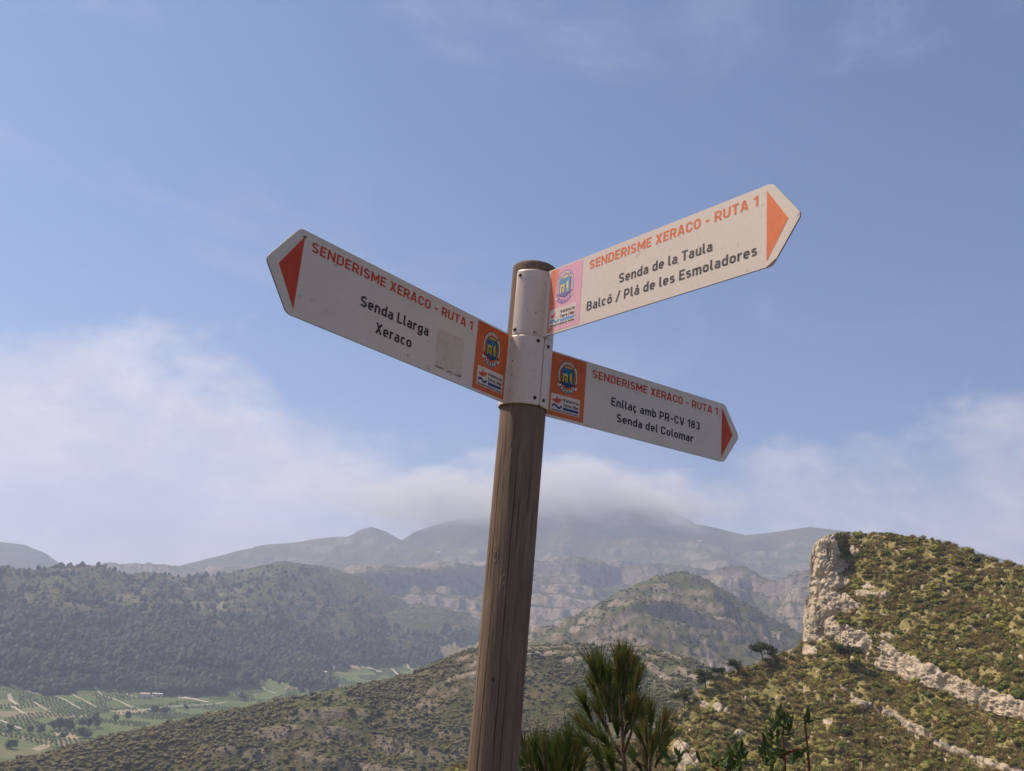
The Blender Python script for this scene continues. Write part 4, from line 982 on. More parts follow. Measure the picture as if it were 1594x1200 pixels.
LM = [leaf_mat('leaf_dark_green', (0.067, 0.084, 0.018), (0.122, 0.138, 0.031), (0.192, 0.192, 0.048)),
      leaf_mat('leaf_olive', (0.128, 0.128, 0.031), (0.211, 0.195, 0.051), (0.301, 0.250, 0.075)),
      leaf_mat('leaf_yellow_green', (0.173, 0.179, 0.033), (0.262, 0.253, 0.051), (0.358, 0.320, 0.073)),
      leaf_mat('leaf_brown', (0.154, 0.118, 0.044), (0.243, 0.182, 0.070), (0.346, 0.256, 0.110))]
M_DRY = leaf_mat('dry_grass', (0.192, 0.141, 0.055), (0.307, 0.230, 0.094), (0.435, 0.346, 0.154))
V_SH = [leaf_clump('hill_shrub', LM[i], 600 + 10 * i + j, 240, .13) for i in range(4) for j in range(2)]
V_SH += [leaf_clump('grass_tuft', M_DRY, 690 + j, 120, .55, .5, spiky=True) for j in range(2)]
def hill_points(n, y_hi=1235):
    px = rng.uniform(620, 1680, n); py = rng.uniform(825, y_hi, n); cy = np.interp(px, CX, CY); ok = py > cy - .2; px, py = px[ok], py[ok]
    ci = np.clip(np.searchsorted(cols, px), 0, len(cols) - 1); out = np.zeros((len(px), 3)); rk = np.zeros(len(px))
    for i in range(len(px)):
        r = np.searchsorted(-HPY[ci[i]][:NL + NB + NU], -py[i]); r = min(r, NL + NB + NU - 1); out[i] = HP2[ci[i], r]; rk[i] = HR[ci[i], r]
    return px, py, out, rk
px, py, pt, rk = hill_points(68000)
prm = sstep(1240, 1262, px) * (1 - sstep(1278, 1300, px)) * (py < 990)
den = np.clip(.50 + 1.2 * fbm2(px / 34, py / 16, 4, 701), .08, 1) * (1 - sstep(.28, .55, rk)) * (1 - prm * .97) * (1 - .38 * (px < 1240) * sstep(1040, 1060, py) * (1 - sstep(1140, 1170, py)))
near = np.linalg.norm(pt, axis=1); keep = rng.random(len(px)) < den * np.clip((near / 150) ** 1, .35, 1)
px, py, pt, rk = px[keep], py[keep], pt[keep], rk[keep]
tone = fbm2(px / 60, py / 30, 3, 705) + rng.normal(0, .28, len(px))
ti = np.where(tone < -.10, 0, np.where(tone < .20, 1, np.where(tone < .28, 3, 2)))
idx = ti * 2 + rng.integers(0, 2, len(px)); gr = rng.random(len(px)) < .30; idx = np.where(gr, 8 + rng.integers(0, 2, len(px)), idx)
scl = np.where(gr, rng.uniform(.6, 1.2, len(px)), rng.gamma(1.5, .29, len(px)) + .26)
scatter('hill_scrub', pt - np.array([0, 0, .06]), np.clip(scl, .3, 2.8), idx, V_SH, 'green, olive and brown maquis shrubs and dry grass over the sunlit hill', squash=rng.uniform(.5, .9, len(px)))
# ================================================================== PINES ON THE HILL
def tube(path, radii, k=7):
    path = [np.array(p, float) for p in path]; V, F = [], []
    for i, p in enumerate(path):
        t = path[min(i + 1, len(path) - 1)] - path[max(i - 1, 0)]; t /= max(np.linalg.norm(t), 1e-9)
        a = np.cross(t, [0.31, .2, .93]) if abs(t[2]) < .95 else np.cross(t, [1, 0, 0.]); a /= np.linalg.norm(a); b = np.cross(t, a)
        for q in range(k): V.append(p + radii[i] * (a * math.cos(2 * math.pi * q / k) + b * math.sin(2 * math.pi * q / k)))
    for i in range(len(path) - 1):
        for q in range(k): F.append((i * k + q, i * k + (q + 1) % k, (i + 1) * k + (q + 1) % k, (i + 1) * k + q))
    F.append(tuple(range(k))[::-1]); F.append(tuple((len(path) - 1) * k + q for q in range(k)))
    return V, F
M_BARK = flat('pine_bark', (.075, .055, .042), .9, .45, 6)
M_PCR = leaf_mat('hill_pine_needles', (.022, .034, .010), (.045, .058, .018), (.085, .085, .028), .15)
M_PCR2 = leaf_mat('olive_pine_needles', (.040, .048, .014), (.075, .080, .026), (.120, .110, .042), .15)
M_VCR = leaf_mat('valley_tree_leaves', (.020, .030, .012), (.036, .046, .018), (.058, .066, .026), .1)
def crown_mesh(clumps, n, leaf, seed, flatk=.6):
    """foliage in uneven clumps: many small leaf faces on each clump, sky between them"""
    r = np.random.default_rng(seed); V, F = [], []
    for (c, rad) in clumps:
        m = max(30, int(n * rad * rad))
        for k in range(m):
            d = r.normal(0, 1, 3); d /= np.linalg.norm(d); p = np.array(c) + d * rad * np.array([1, 1, flatk]) * r.uniform(.35, 1.1)
            a = r.normal(0, 1, 3) + np.array([0, 0, .7]) + d * .6; a /= np.linalg.norm(a); b = np.cross(a, r.normal(0, 1, 3)); b /= np.linalg.norm(b); l = leaf * r.uniform(.6, 1.4)
            o = len(V); V += [p - b * l * .28, p + a * l * .5 - b * l * .16, p + a * l, p + a * l * .45 + b * l * .3]; F.append((o, o + 1, o + 2, o + 3))
        o = len(V); nn = fbm3(IV2 + seed * 1.7 + c[0], 2.0, 2, seed); V += list(np.array(c) + IV2 * (rad * .62 * (1 + .5 * nn))[:, None] * np.array([1, 1, flatk])); F += [tuple(o + q for q in f) for f in IF2]
    return V, F
def hill_pine(px, py, hgt, lean, clumps, label, m, seed, leaf=.30):
    b = hill_at(px, py, .15); t = empty('pine_tree', b); tag(t, label, 'tree', 'wind-shaped pines on the near hill')
    path = [np.array([lean[0] * f ** 1.3, lean[1] * f, hgt * f]) + np.array([.05 * math.sin(7 * f + seed), .05 * math.cos(5 * f), 0]) for f in np.linspace(0, .92, 8)]
    V, F = tube(path, np.linspace(.035 * hgt, .014 * hgt, 8)); mesh_obj('trunk', V, F, M_BARK, t, True)
    for c, rad in clumps:
        st = path[random.randrange(4, 7)]; V, F = tube([st, (st + np.array(c)) / 2 + np.array([0, 0, -.1]), c], [.012 * hgt, .009 * hgt, .004 * hgt], 5); mesh_obj('limb', V, F, M_BARK, t, True)
    V, F = crown_mesh(clumps, 330, leaf, seed); mesh_obj('crown', V, F, m, t)
    return t
def cl(seed, n, w, h0, h1, r0, r1, cx=0.0):
    r = random.Random(seed); return [((cx + r.uniform(-w, w), r.uniform(-w, w) * .7, r.uniform(h0, h1)), r.uniform(r0, r1)) for _ in range(n)]
hill_pine(1324, 1049, 4.2, (-.1, 0), cl(1, 9, 2.1, 3.3, 4.2, .7, 1.15, -.1), 'lone umbrella-shaped pine below the limestone cliff', M_PCR, 1)
hill_pine(1190, 1036, 3.7, (-1.4, 0), cl(2, 8, 2.3, 2.2, 4.0, .7, 1.2, -.6), 'wide leaning pine on the slope crest left of the cliff', M_PCR2, 2)
hill_pine(1143, 1050, 2.4, (-.3, 0), cl(3, 5, 1.2, 1.4, 2.3, .5, .8), 'small round pine left of the wide leaning pine', M_PCR2, 3)
hill_pine(1097, 1076, 3.6, (-.5, 0), cl(4, 7, 1.2, 1.4, 3.5, .55, .9, -.2), 'upright ragged pine on the lower edge of the hill', M_PCR2, 4)
hill_pine(1066, 1104, 3.2, (-.6, 0), cl(5, 6, 1.5, 1.6, 3.0, .6, 1.0, -.4), 'lowest pine on the hill edge above the foreground sapling', M_PCR2, 5)
hill_pine(1118, 1057, 2.0, (.1, 0), cl(6, 4, .9, 1.1, 1.8, .5, .7), 'bushy little pine between two taller ones on the hill edge', M_PCR, 6)

# ================================================================== VALLEY: houses, trees, tracks, orchard rows
M_PLAST = flat('pale_plaster', (.62, .54, .48), .85, .1, 1.0); M_ROOF = flat('clay_roof', (.42, .30, .24), .85, .25, 1.0); M_SHED = flat('white_shed_roof', (.66, .64, .60), .6, .08, .5); M_DOOR = flat('dark_opening', (.05, .04, .04), .7)
def box(V, F, x0, x1, y0, y1, z0, z1):
    o = len(V); V += [(x, y, z) for z in (z0, z1) for x, y in ((x0, y0), (x1, y0), (x1, y1), (x0, y1))]
    F += [tuple(o + i for i in f) for f in ((3, 2, 1, 0), (4, 5, 6, 7), (0, 1, 5, 4), (1, 2, 6, 5), (2, 3, 7, 6), (3, 0, 4, 7))]
def house(px, py, w, d, h, rh, rot, label, roof=M_ROOF, wins=3, name='farmhouse', over=.35, lo=620, hi=2600):
    b = on_ground(px, py, lo, hi); t = empty(name, b); t.rotation_euler[2] = rot; tag(t, label, 'building')
    V, F = [], []; box(V, F, -w / 2, w / 2, -d / 2, d / 2, -1.5, h); mesh_obj('wall', V, F, M_PLAST, t)
    V = [(-w / 2 - over, -d / 2 - over, h + .01), (w / 2 + over, -d / 2 - over, h + .01), (w / 2 + over, d / 2 + over, h + .01), (-w / 2 - over, d / 2 + over, h + .01), (-w / 2 - over, 0, h + rh), (w / 2 + over, 0, h + rh)]
    mesh_obj('roof', V, [(0, 1, 5, 4), (2, 3, 4, 5), (0, 4, 3), (1, 2, 5), (3, 2, 1, 0)], roof, t)
    for i in range(wins):
        x = -w / 2 + w * (i + .5) / wins; V, F = [], []
        door = i == wins // 2; box(V, F, x - .5, x + .5, -d / 2 - .05, -d / 2 + .02, .0 if door else .9, 2.0); mesh_obj('door' if door else 'window', V, F, M_DOOR, t)
    return t
house(225, 1087, 9.5, 7, 4.6, 1.6, .25, 'pale two-part farmhouse beside the dark grove in the valley', wins=3)
house(233, 1087.5, 4.5, 5, 3.0, .8, .25, 'low lean-to wing at the right side of the pale farmhouse', wins=1)
house(245, 1083.5, 11, 6, 2.6, .5, .1, 'long low white-roofed shed right of the farmhouse', M_SHED, 4, 'shed')
house(503, 1049, 9, 6, 3.0, .9, .3, 'small pale hut on the terraces left of the bare brown field', M_SHED, 1, 'field_hut')
house(517, 1041.5, 7, 6, 3.2, .9, .2, 'white hut at the edge of the bare brown terraces', M_SHED, 1, 'field_hut')
house(590, 1048, 8, 6, 3.0, .8, -.2, 'white hut near the far end of the valley fields', M_SHED, 1, 'field_hut')

def valley_tree(px, py, hgt, wd, label, seed):
    b = on_ground(px, py); t = empty('valley_tree', b); tag(t, label, 'tree', 'dark trees along the valley stream')
    r = random.Random(seed); V, F = tube([(0, 0, -.5), (.1, 0, hgt * .3), (0, .1, hgt * .7)], [.03 * hgt, .025 * hgt, .01 * hgt], 6); mesh_obj('trunk', V, F, M_BARK, t, True)
    cls = [((r.uniform(-.5, .5) * wd * .6, r.uniform(-.5, .5) * wd * .6, hgt * r.uniform(.35, .82)), wd * r.uniform(.22, .34)) for _ in range(8)]
    V, F = crown_mesh([(c, rad) for c, rad in cls], 22, 1.0, seed, .85); mesh_obj('crown', V, F, M_VCR, t)
VT = [(84, 1137, 9, 7, 'tall dark tree at the left end of the stream-side clump'), (93, 1138, 11, 9, 'broad dark tree in the middle of the stream-side clump'), (103, 1138, 10, 8, 'dark tree at the right of the broad stream-side clump'), (110, 1139, 7, 6, 'low dark tree at the right foot of the stream-side clump'),
      (128, 1135, 8, 7, 'dark tree right of the stream-side clump'), (137, 1135, 9, 7, 'dark tree left of the tallest stream-side tree'), (146, 1131, 14, 6, 'tallest narrow tree by the valley stream'), (151, 1134, 8, 6, 'small dark tree at the right of the tallest stream-side tree'),
      (12, 1147, 10, 6, 'dark tree near the left picture edge below the field track'), (47, 1143, 7, 6, 'round tree left of the bare tan field'), (62, 1143, 7, 6, 'second round tree left of the bare tan field'), (130, 1149, 7, 9, 'dark bushy tree beside the bare tan field'), (98, 1151, 5, 6, 'small bush on the near green field edge'), (16, 1166, 6, 7, 'bush on the near green field at the left edge'),
      (196, 1121, 8, 7, 'tree on the stream line below the field road'), (180, 1124, 6, 6, 'low tree on the stream line left of the road bend'), (240, 1112, 9, 8, 'tree just below the road bend'), (256, 1113, 8, 9, 'broad tree below the pale road'), (288, 1106, 6, 6, 'small tree touching the pale road'), (374, 1090, 9, 7, 'dark tree standing in the field right of the road end'), (381, 1091, 7, 6, 'smaller dark tree beside the one at the road end'),
      (452, 1060, 11, 8, 'dark tree at the start of the upper terraces'), (467, 1076, 7, 10, 'bushy tree above the spur crest by the terraces'), (482, 1077, 6, 8, 'low bushy tree next to the one above the spur crest')]
for i, (a, b, h_, w_, lb) in enumerate(VT): valley_tree(a, b, h_, w_, lb, 800 + i)
# grove behind the farmhouse
s = sample_ground(60000, 700, 1300, -33, -5)
g = (s['px'] > 228) & (s['px'] < 345) & (s['py'] > 1064) & (s['py'] < 1080) & (rng.random(len(s['px'])) < .8); s = take(s, g)
M_TRACK = flat('pale_track', (.42, .36, .28), .95, .15, .05); M_SOIL = flat('bare_tan_soil', (.30, .235, .15), .95, .2, .08); M_TERB = flat('brown_terrace_soil', (.26, .19, .14), .95, .25, .08)
def strip(name, pix, width, m, label, lift=.25):
    pts = [on_ground(a, b) for a, b in pix]; dense = []
    for a, b in zip(pts[:-1], pts[1:]):
        n = max(2, int(np.linalg.norm(b - a) / 8))
        for k in range(n): dense.append(a + (b - a) * k / n)
    dense.append(pts[-1]); V = []; F = []
    for i, p in enumerate(dense):
        t = dense[min(i + 1, len(dense) - 1)] - dense[max(i - 1, 0)]; s_ = np.array([-t[1], t[0], 0]); s_ /= max(np.linalg.norm(s_), 1e-6); w = .72 * width * (1 + .25 * math.sin(i * 1.3))
        for sg in (-1, 1):
            q = p + s_ * sg * w / 2; V.append((q[0], q[1], ground_at(q[0], q[1]) + lift))
        if i: F.append((2 * i - 2, 2 * i - 1, 2 * i + 1, 2 * i))
    return tag(mesh_obj(name, V, F, m), label, kind='structure')
for pix, w, m, lb in [([(137, 1058), (149, 1072), (184, 1091), (207, 1102), (226, 1107)], 3.2, M_TRACK, 'pale farm track climbing between the orchards'), ([(215, 1106), (259, 1100), (290, 1098.7), (330, 1097), (352, 1093)], 3.5, M_TRACK, 'pale valley road below the farmhouse'),
        ([(15, 1080), (27, 1097)], 5, M_TRACK, 'bright gravel track at the left of the fields'), ([(19, 1100), (38, 1111)], 4.5, M_TRACK, 'bright gravel track bend at the left of the fields'), ([(16, 1064), (37, 1072), (66, 1081), (91, 1084)], 9, M_TERB, 'brown earth bank along the wood edge'), ([(91, 1085), (108, 1093), (126, 1104)], 2.6, M_TRACK, 'thin track between orchard plots'),
        ([(112, 1080), (132, 1091), (151, 1101)], 2.6, M_TRACK, 'thin terrace track left of the farm track'), ([(54, 1094), (79, 1109)], 2.4, M_TRACK, 'short field track in the left orchard'), ([(0, 1121), (33, 1135)], 3, M_TRACK, 'near field track at the left edge'), ([(277, 1085), (300, 1088), (324, 1093)], 9, M_TRACK, 'pale bare strip right of the shed'),
        ([(186, 1070), (194, 1078), (213, 1086)], 2.8, M_TRACK, 'track running down to the farmhouse'), ([(405, 1064), (430, 1080)], 3.5, M_TRACK, 'pale straight track in the middle fields'), ([(610, 1041), (620, 1051)], 4.5, M_TRACK, 'short bright track at the valley head'), ([(634, 1034), (647, 1046)], 4.5, M_TRACK, 'farthest bright track at the valley head'),
        ([(551, 1029), (566, 1040)], 5, M_TRACK, 'pale track beside the brown terraces'), ([(565, 1039), (586, 1043)], 4, M_TRACK, 'pale terrace wall right of the brown terraces')]:
    strip('track', pix, w, m, lb)
def patch(pix, m, label, lift=.12):
    pts = [on_ground(a, b) for a, b in pix]; n = 8; V, F = [], []
    a, b, c, d = pts
    for i in range(n + 1):
        for j in range(n + 1):
            u, v = i / n, j / n; q = (a * (1 - u) + b * u) * (1 - v) + (d * (1 - u) + c * u) * v; V.append((q[0], q[1], ground_at(q[0], q[1]) + lift))
    for i in range(n):
        for j in range(n): k = i * (n + 1) + j; F.append((k, k + 1, k + n + 2, k + n + 1))
    return tag(mesh_obj('field_plot', V, F, m), label, kind='structure')
patch([(172, 1106), (206, 1103), (226, 1108), (190, 1113)], M_SOIL, 'tan stubble plot at the road bend'); patch([(78, 1141), (108, 1139), (126, 1150), (100, 1152)], M_SOIL, 'tan bare plot below the stream-side trees'); patch([(48, 1166), (70, 1158), (82, 1161), (60, 1170)], M_SOIL, 'small tan bare plot near the spur foot')
patch([(184, 1069), (191, 1069), (193, 1077), (186, 1077)], M_SOIL, 'small tan plot above the farmhouse'); patch([(506, 1031), (553, 1029), (564, 1043), (521, 1044)], M_TERB, 'bare brown terraced field at the wood edge')
# orchard rows: uncountable small crowns in lines along the terraces
az = rng.uniform(-33, -4, 60000); 
rows = []
for row in np.arange(560, 1760, 7.0):
    base = np.arange(-760, 120, 3.4); yy = row + .30 * (base + 300) + 6 * noise2(base / 90, np.full_like(base, row / 300), 44); rows.append(np.stack([base + rng.normal(0, .4, len(base)), yy + rng.normal(0, .3, len(base))], -1))
pp = np.concatenate(rows); dd = np.hypot(pp[:, 0], pp[:, 1]); aa = np.degrees(np.arctan2(pp[:, 0], pp[:, 1])); ok = (dd > 520) & (dd < 1750) & (aa > -33); pp, dd, aa = pp[ok], dd[ok], aa[ok]
zz = interp_grid(TZ, aa, dd); ia = np.clip(np.searchsorted(AZ, aa), 0, nA - 1); ir = np.clip(np.searchsorted(RD, dd), 0, nR - 1)
q = np.stack([pp[:, 0], pp[:, 1], zz], -1); qx, qy = to_pix(q)
plot = noise2(pp[:, 0] / 46, pp[:, 1] / 70, 47)
keep = (TFIELD[ia, ir] > .5) & (interp_grid(run_max, aa, dd) - np.arctan2(zz, dd) < .004) & (plot > -.05) & (rng.random(len(dd)) < .93)
def off_line(qx, qy, segs, r):
    m = np.ones(len(qx), bool)
    for (x0, y0, x1, y1) in segs:
        t = np.clip(((qx - x0) * (x1 - x0) + (qy - y0) * (y1 - y0)) / ((x1 - x0) ** 2 + (y1 - y0) ** 2), 0, 1); m &= np.hypot(qx - x0 - t * (x1 - x0), (qy - y0 - t * (y1 - y0)) * 1.6) > r
    return m
segs = [(137, 1058, 184, 1091), (184, 1091, 226, 1107), (215, 1106, 352, 1093), (15, 1080, 27, 1097), (19, 1100, 38, 1111), (16, 1064, 91, 1084), (91, 1085, 126, 1104), (112, 1080, 151, 1101), (54, 1094, 79, 1109), (0, 1121, 33, 1135), (277, 1085, 324, 1093), (186, 1070, 213, 1086), (405, 1064, 430, 1080), (610, 1041, 620, 1051), (634, 1034, 647, 1046), (172, 1108, 226, 1108), (85, 1143, 120, 1149), (55, 1166, 80, 1160), (219, 1084, 252, 1083), (506, 1032, 560, 1036), (510, 1040, 564, 1041)]
keep &= off_line(qx, qy, segs, 2.6)
scatter('orchard_rows', q[keep] - np.array([0, 0, .1]), rng.uniform(1.5, 2.4, keep.sum()), rng.integers(0, 3, keep.sum()), V_ORC, 'rows of small green orchard trees on the valley terraces')
scatter('grove', np.stack([s['x'], s['y'], s['z'] - .3], -1)[:260], rng.uniform(8, 11, min(260, len(s['x']))), rng.integers(0, 4, min(260, len(s['x']))), V_PINE, 'dense dark grove behind the farmhouse')
# two distant white houses on the mountain
house(683, 863, 13, 10, 8, 2, .2, 'tiny white house far up the hazy slope left of the post', M_SHED, 1, 'hill_house', lo=2000, hi=3600)
house(1089, 846, 12, 10, 9, 2, -.2, 'tiny white house high on the far mountain right of the post', M_SHED, 1, 'hill_house', lo=2000, hi=3600)

# ================================================================== FOREGROUND PLANTS
M_NEED = leaf_mat('green_needles', (.040, .062, .014), (.075, .098, .024), (.135, .140, .042), .35)
M_TIP = leaf_mat('brown_green_needle_tips', (.10, .092, .030), (.165, .125, .045), (.24, .165, .070), .3)
M_TWIG = flat('pine_twig', (.11, .075, .048), .85, .3, 30)
def Q(px, py, d): return P(float(px), float(py), d)
def young_pine(label, trunk, branches, shoots, dist, seed, gz):
    r = np.random.default_rng(seed); base = Q(*trunk[0][:2], dist); base[2] = gz
    t = empty('pine_sapling', base); tag(t, label, 'sapling')
    def loc(px, py, dd=0.0): return Q(px, py, dist + dd) - base
    path = [np.array([0, 0, -.05])] + [loc(a, b) for a, b in trunk[1:]]; n = len(path)
    V, F = tube(path, np.linspace(.0065, .003, n), 8); mesh_obj('trunk', V, F, M_TWIG, t, True)
    for br in branches:
        pts = [loc(a, b, c) for a, b, c in br]; V, F = tube(pts, np.linspace(.0042, .002, len(pts)), 6); mesh_obj('branch', V, F, M_TWIG, t, True)
    for part, m in (('needles', M_NEED), ('needle_tips', M_TIP)):
        VV, FF = [], []
        rr = np.random.default_rng(seed + 1)
        for (tx, ty, bx, by, dd) in shoots:
            a = loc(bx, by, dd); b = loc(tx, ty + 16, dd + rr.uniform(-.05, .05)); ax = b - a; ln = np.linalg.norm(ax); ax /= ln
            cnt = int(ln * (1700 if part == 'needles' else 620))
            for k in range(cnt):
                f = rr.random() ** .9 * (.88 if part == 'needles' else 1.0)
                if part == 'needle_tips': f = .50 + .50 * rr.random()
                p = a + ax * ln * f; s_ = rr.normal(0, 1, 3); s_ -= ax * (s_ @ ax); s_ /= np.linalg.norm(s_)
                ang = rr.uniform(.12, .46) if part == 'needles' else rr.uniform(.08, .35); l = rr.uniform(.045, .080) if part == 'needles' else rr.uniform(.028, .055)
                d1 = ax * math.cos(ang) + s_ * math.sin(ang); d1[2] += .15; d1 /= np.linalg.norm(d1); d2 = d1 + s_ * .12; 
                w = np.cross(d1, -(base + p)); w /= np.linalg.norm(w); hw_ = .00062
                o = len(VV); m1 = p + d1 * l * .5; e = m1 + d2 * l * .5
                VV += [p - w * hw_, p + w * hw_, m1 - w * hw_, m1 + w * hw_, e]; FF += [(o, o + 1, o + 3), (o, o + 3, o + 2), (o + 2, o + 3, o + 4)]
        nd = mesh_obj(part, np.array(VV), np.array(FF), m, t); nd['kind'] = 'stuff'
    # shoot axes
    VV, FF = [], []
    for (tx, ty, bx, by, dd) in shoots:
        V, F = tube([loc(bx, by, dd), loc((tx + bx) / 2, (ty + by) / 2, dd), loc(tx, ty + 22, dd)], [.0028, .0024, .0018], 5); mesh_obj('shoot', V, F, M_TWIG, t, True)
    return t
def gz_at(px, d):
    p = Q(px, 1200, d); return ground_at(p[0], p[1]) - .01
young_pine('tall young pine with upright brown shoot tips right of the post', [(975, 1230), (973, 1200), (970, 1172), (968, 1124), (964, 1075), (966, 1040)],
    [[(970, 1180, 0), (953, 1153, .02), (944, 1127, .04), (930, 1105, .05)], [(971, 1172, 0), (983, 1139, -.03), (984, 1100, -.05)], [(968, 1130, 0), (946, 1100, -.05), (928, 1070, -.06)], [(966, 1110, 0), (985, 1070, .05)], [(972, 1190, 0), (940, 1175, .0), (915, 1150, .02)]],
    [(922, 1020, 940, 1085, -.05), (933, 1016, 944, 1080, .0), (945, 1030, 950, 1085, .06), (962, 1010, 962, 1075, -.02), (967, 1008, 968, 1070, .03), (976, 1010, 972, 1080, 0), (986, 1018, 978, 1085, .05), (993, 1034, 980, 1095, -.05), (907, 1076, 922, 1125, .03), (904, 1110, 926, 1145, .0), (940, 1066, 950, 1125, -.08),
     (951, 1070, 955, 1125, -.1), (930, 1090, 945, 1140, .06), (915, 1120, 938, 1155, -.04), (975, 1060, 975, 1120, .08), (985, 1075, 980, 1130, -.04), (960, 1050, 962, 1115, .1), (992, 1085, 982, 1135, .02), (922, 1052, 938, 1105, .08), (955, 1090, 962, 1150, .05), (978, 1100, 972, 1150, .06), (910, 1140, 938, 1172, .05), (935, 1130, 955, 1175, -.05), (948, 1165, 958, 1210, -.1), (930, 1163, 945, 1215, -.08)], 2.25, 31, gz_at(975, 2.25))
young_pine('small pine sapling at the right of the taller young pine', [(1008, 1240), (1011, 1200), (1013, 1160), (1013, 1125)],
    [[(1011, 1190, 0), (1000, 1160, .02), (998, 1120, .03)], [(1012, 1175, 0), (1028, 1150, -.02), (1033, 1125, -.03)], [(1010, 1200, 0), (990, 1180, .0)]],
    [(1013, 1090, 1013, 1140, 0), (1034, 1104, 1026, 1150, -.02), (998, 1092, 1002, 1140, .03), (1004, 1120, 1008, 1165, -.04), (1026, 1125, 1018, 1170, .04), (1040, 1130, 1027, 1168, .0), (994, 1125, 1004, 1165, .0), (1015, 1140, 1013, 1185, -.05), (988, 1165, 1002, 1205, .02), (1032, 1150, 1020, 1195, -.03), (1005, 1160, 1010, 1210, .05)], 2.5, 37, gz_at(1008, 2.5))
young_pine('low bushy pine growing at the right foot of the post', [(862, 1270), (862, 1235), (864, 1210), (866, 1180)],
    [[(863, 1215, 0), (840, 1190, .02), (826, 1170, .03)], [(864, 1210, 0), (882, 1185, -.03), (886, 1160, -.03)], [(863, 1222, 0), (905, 1200, .03)]],
    [(817, 1148, 826, 1205, 0), (832, 1144, 836, 1200, .05), (846, 1142, 848, 1200, -.03), (858, 1150, 858, 1210, .04), (868, 1142, 866, 1200, 0), (884, 1130, 880, 1190, -.02), (893, 1145, 886, 1200, .05), (901, 1152, 892, 1205, 0), (823, 1168, 832, 1225, -.05), (840, 1165, 845, 1225, .02), (875, 1160, 872, 1220, -.06), (853, 1168, 856, 1230, .06), (906, 1170, 896, 1220, -.03), (886, 1172, 882, 1230, .06), (812, 1172, 824, 1220, .06), (866, 1175, 866, 1235, -.02)], 2.35, 41, gz_at(862, 2.35))

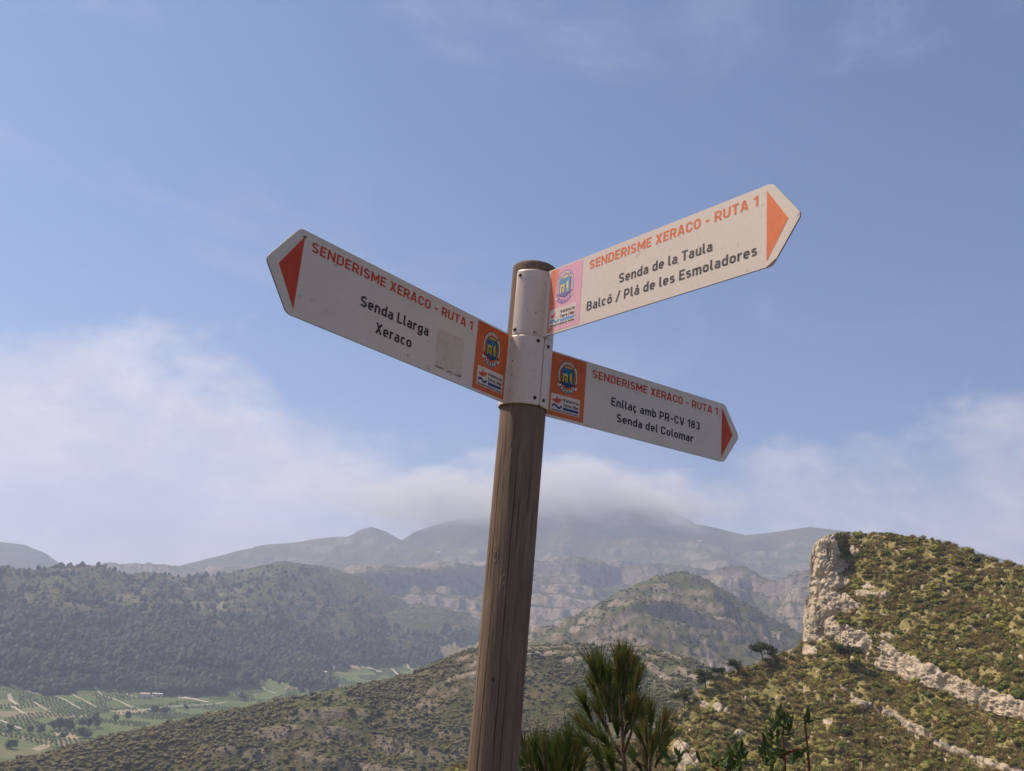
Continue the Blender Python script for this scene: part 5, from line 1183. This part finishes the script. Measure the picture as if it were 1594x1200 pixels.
# ---- broad-leaved shrub with separate leathery leaves
M_LEAF = leaf_mat('leathery_leaf', (.035, .060, .016), (.060, .090, .026), (.110, .140, .045), .25)
M_STEM = flat('red_brown_stem', (.13, .060, .030), .8, .3, 40)
def leaf_mesh():
    V, F = [], []; n = 7
    for i in range(n):
        f = i / (n - 1); w = .0065 * math.sin(math.pi * min(1, f * .92 + .06)) ** .8; z = .006 * math.sin(f * 3)
        V += [(-w, f * .040, z + .0022), (0, f * .040, z), (w, f * .040, z + .0022)]
    for i in range(n - 1):
        a = 3 * i; F += [(a, a + 1, a + 4, a + 3), (a + 1, a + 2, a + 5, a + 4)]
    o = mesh_obj('leaf', V, F, M_LEAF, None, True, link=False); return o.data
LEAF = leaf_mesh()
def leafy_shrub(label, stems, clusters, dist, seed):
    r = np.random.default_rng(seed); b0 = Q(*stems[0][0][:2], dist); base = np.array([b0[0], b0[1], gz_at(stems[0][0][0], dist)])
    t = empty('evergreen_shrub', base); tag(t, label, 'shrub')
    for st in stems:
        pts = [Q(a, b, dist + c) - base for a, b, c in st]
        if st is stems[0]: pts = [np.array([0, 0, -.03])] + pts
        V, F = tube(pts, np.linspace(.0042, .0018, len(pts)), 6); mesh_obj('stem', V, F, M_STEM, t, True)
    for (x, y, sx, sy, n, up) in clusters:
        for k in range(n):
            p = Q(x + r.normal(0, sx), y + r.normal(0, sy), dist + r.normal(0, .025)) - base
            d = np.array([r.normal(0, .55), r.normal(0, .55), up + r.normal(0, .35)]); d /= np.linalg.norm(d); nn = np.cross(d, r.normal(0, 1, 3)); nn /= np.linalg.norm(nn); s_ = np.cross(d, nn)
            o = bpy.data.objects.new('leaf', LEAF); COL.objects.link(o); o.parent = t; m4 = Matrix.Identity(4); sc_ = r.uniform(.45, .85)
            for i in range(3): m4[i][0] = s_[i] * sc_; m4[i][1] = d[i] * sc_; m4[i][2] = nn[i] * sc_; m4[i][3] = p[i]
            o.matrix_local = m4
leafy_shrub('upright evergreen shrub with leathery leaves beside the dry red stalk', [[(1222, 1215, 0), (1221, 1180, 0), (1218, 1145, .01), (1217, 1118, .01)], [(1221, 1180, 0), (1200, 1165, .02), (1194, 1150, .02)], [(1220, 1172, 0), (1236, 1168, -.02), (1248, 1166, -.02)]],
    [(1206, 1140, 5, 8, 14, .9), (1226, 1138, 6, 8, 16, .9), (1216, 1128, 5, 6, 10, 1.0), (1198, 1165, 7, 9, 26, .3), (1208, 1182, 6, 7, 14, .1), (1240, 1172, 6, 3, 12, .1), (1188, 1178, 5, 4, 8, .2), (1262, 1126, 3, 3, 3, .4)], 2.0, 51)
leafy_shrub('low dark evergreen shrub left of the upright one', [[(1135, 1225, 0), (1136, 1195, 0), (1140, 1170, .01)], [(1136, 1205, 0), (1112, 1195, .01), (1100, 1188, .01)]], [(1140, 1176, 7, 7, 22, .7), (1128, 1192, 12, 5, 26, .4), (1103, 1192, 7, 5, 12, .6), (1152, 1192, 5, 6, 10, .8)], 2.05, 53)
leafy_shrub('small leafy sprig at the foot of the pale boulder', [[(1045, 1225, 0), (1048, 1200, 0), (1058, 1180, .01)]], [(1046, 1186, 5, 3, 8, .3), (1058, 1180, 3, 4, 6, .8)], 2.1, 57)
def stalk(label, pix, r0, r1, dist, m=M_STEM, nodes=False):
    b = Q(*pix[0], dist); base = np.array([b[0], b[1], gz_at(pix[0][0], dist)]); pts = [np.array([0, 0, -.03])] + [Q(a, b_, dist) - base for a, b_ in pix]
    rad = np.linspace(r0, r1, len(pts)); V, F = tube(pts, rad, 8); o = mesh_obj('dry_stalk', V, F, m, None, True); o.location = base; return tag(o, label, 'stalk')
stalk('thick dry red-brown stalk right of the upright shrub', [(1262, 1230), (1260, 1200), (1257, 1165), (1254, 1135), (1253, 1113)], .0034, .0018, 2.0)
stalk('thin bare twig leaning across the pale boulder', [(1100, 1222), (1090, 1200), (1072, 1172), (1056, 1150)], .0013, .0008, 2.05)
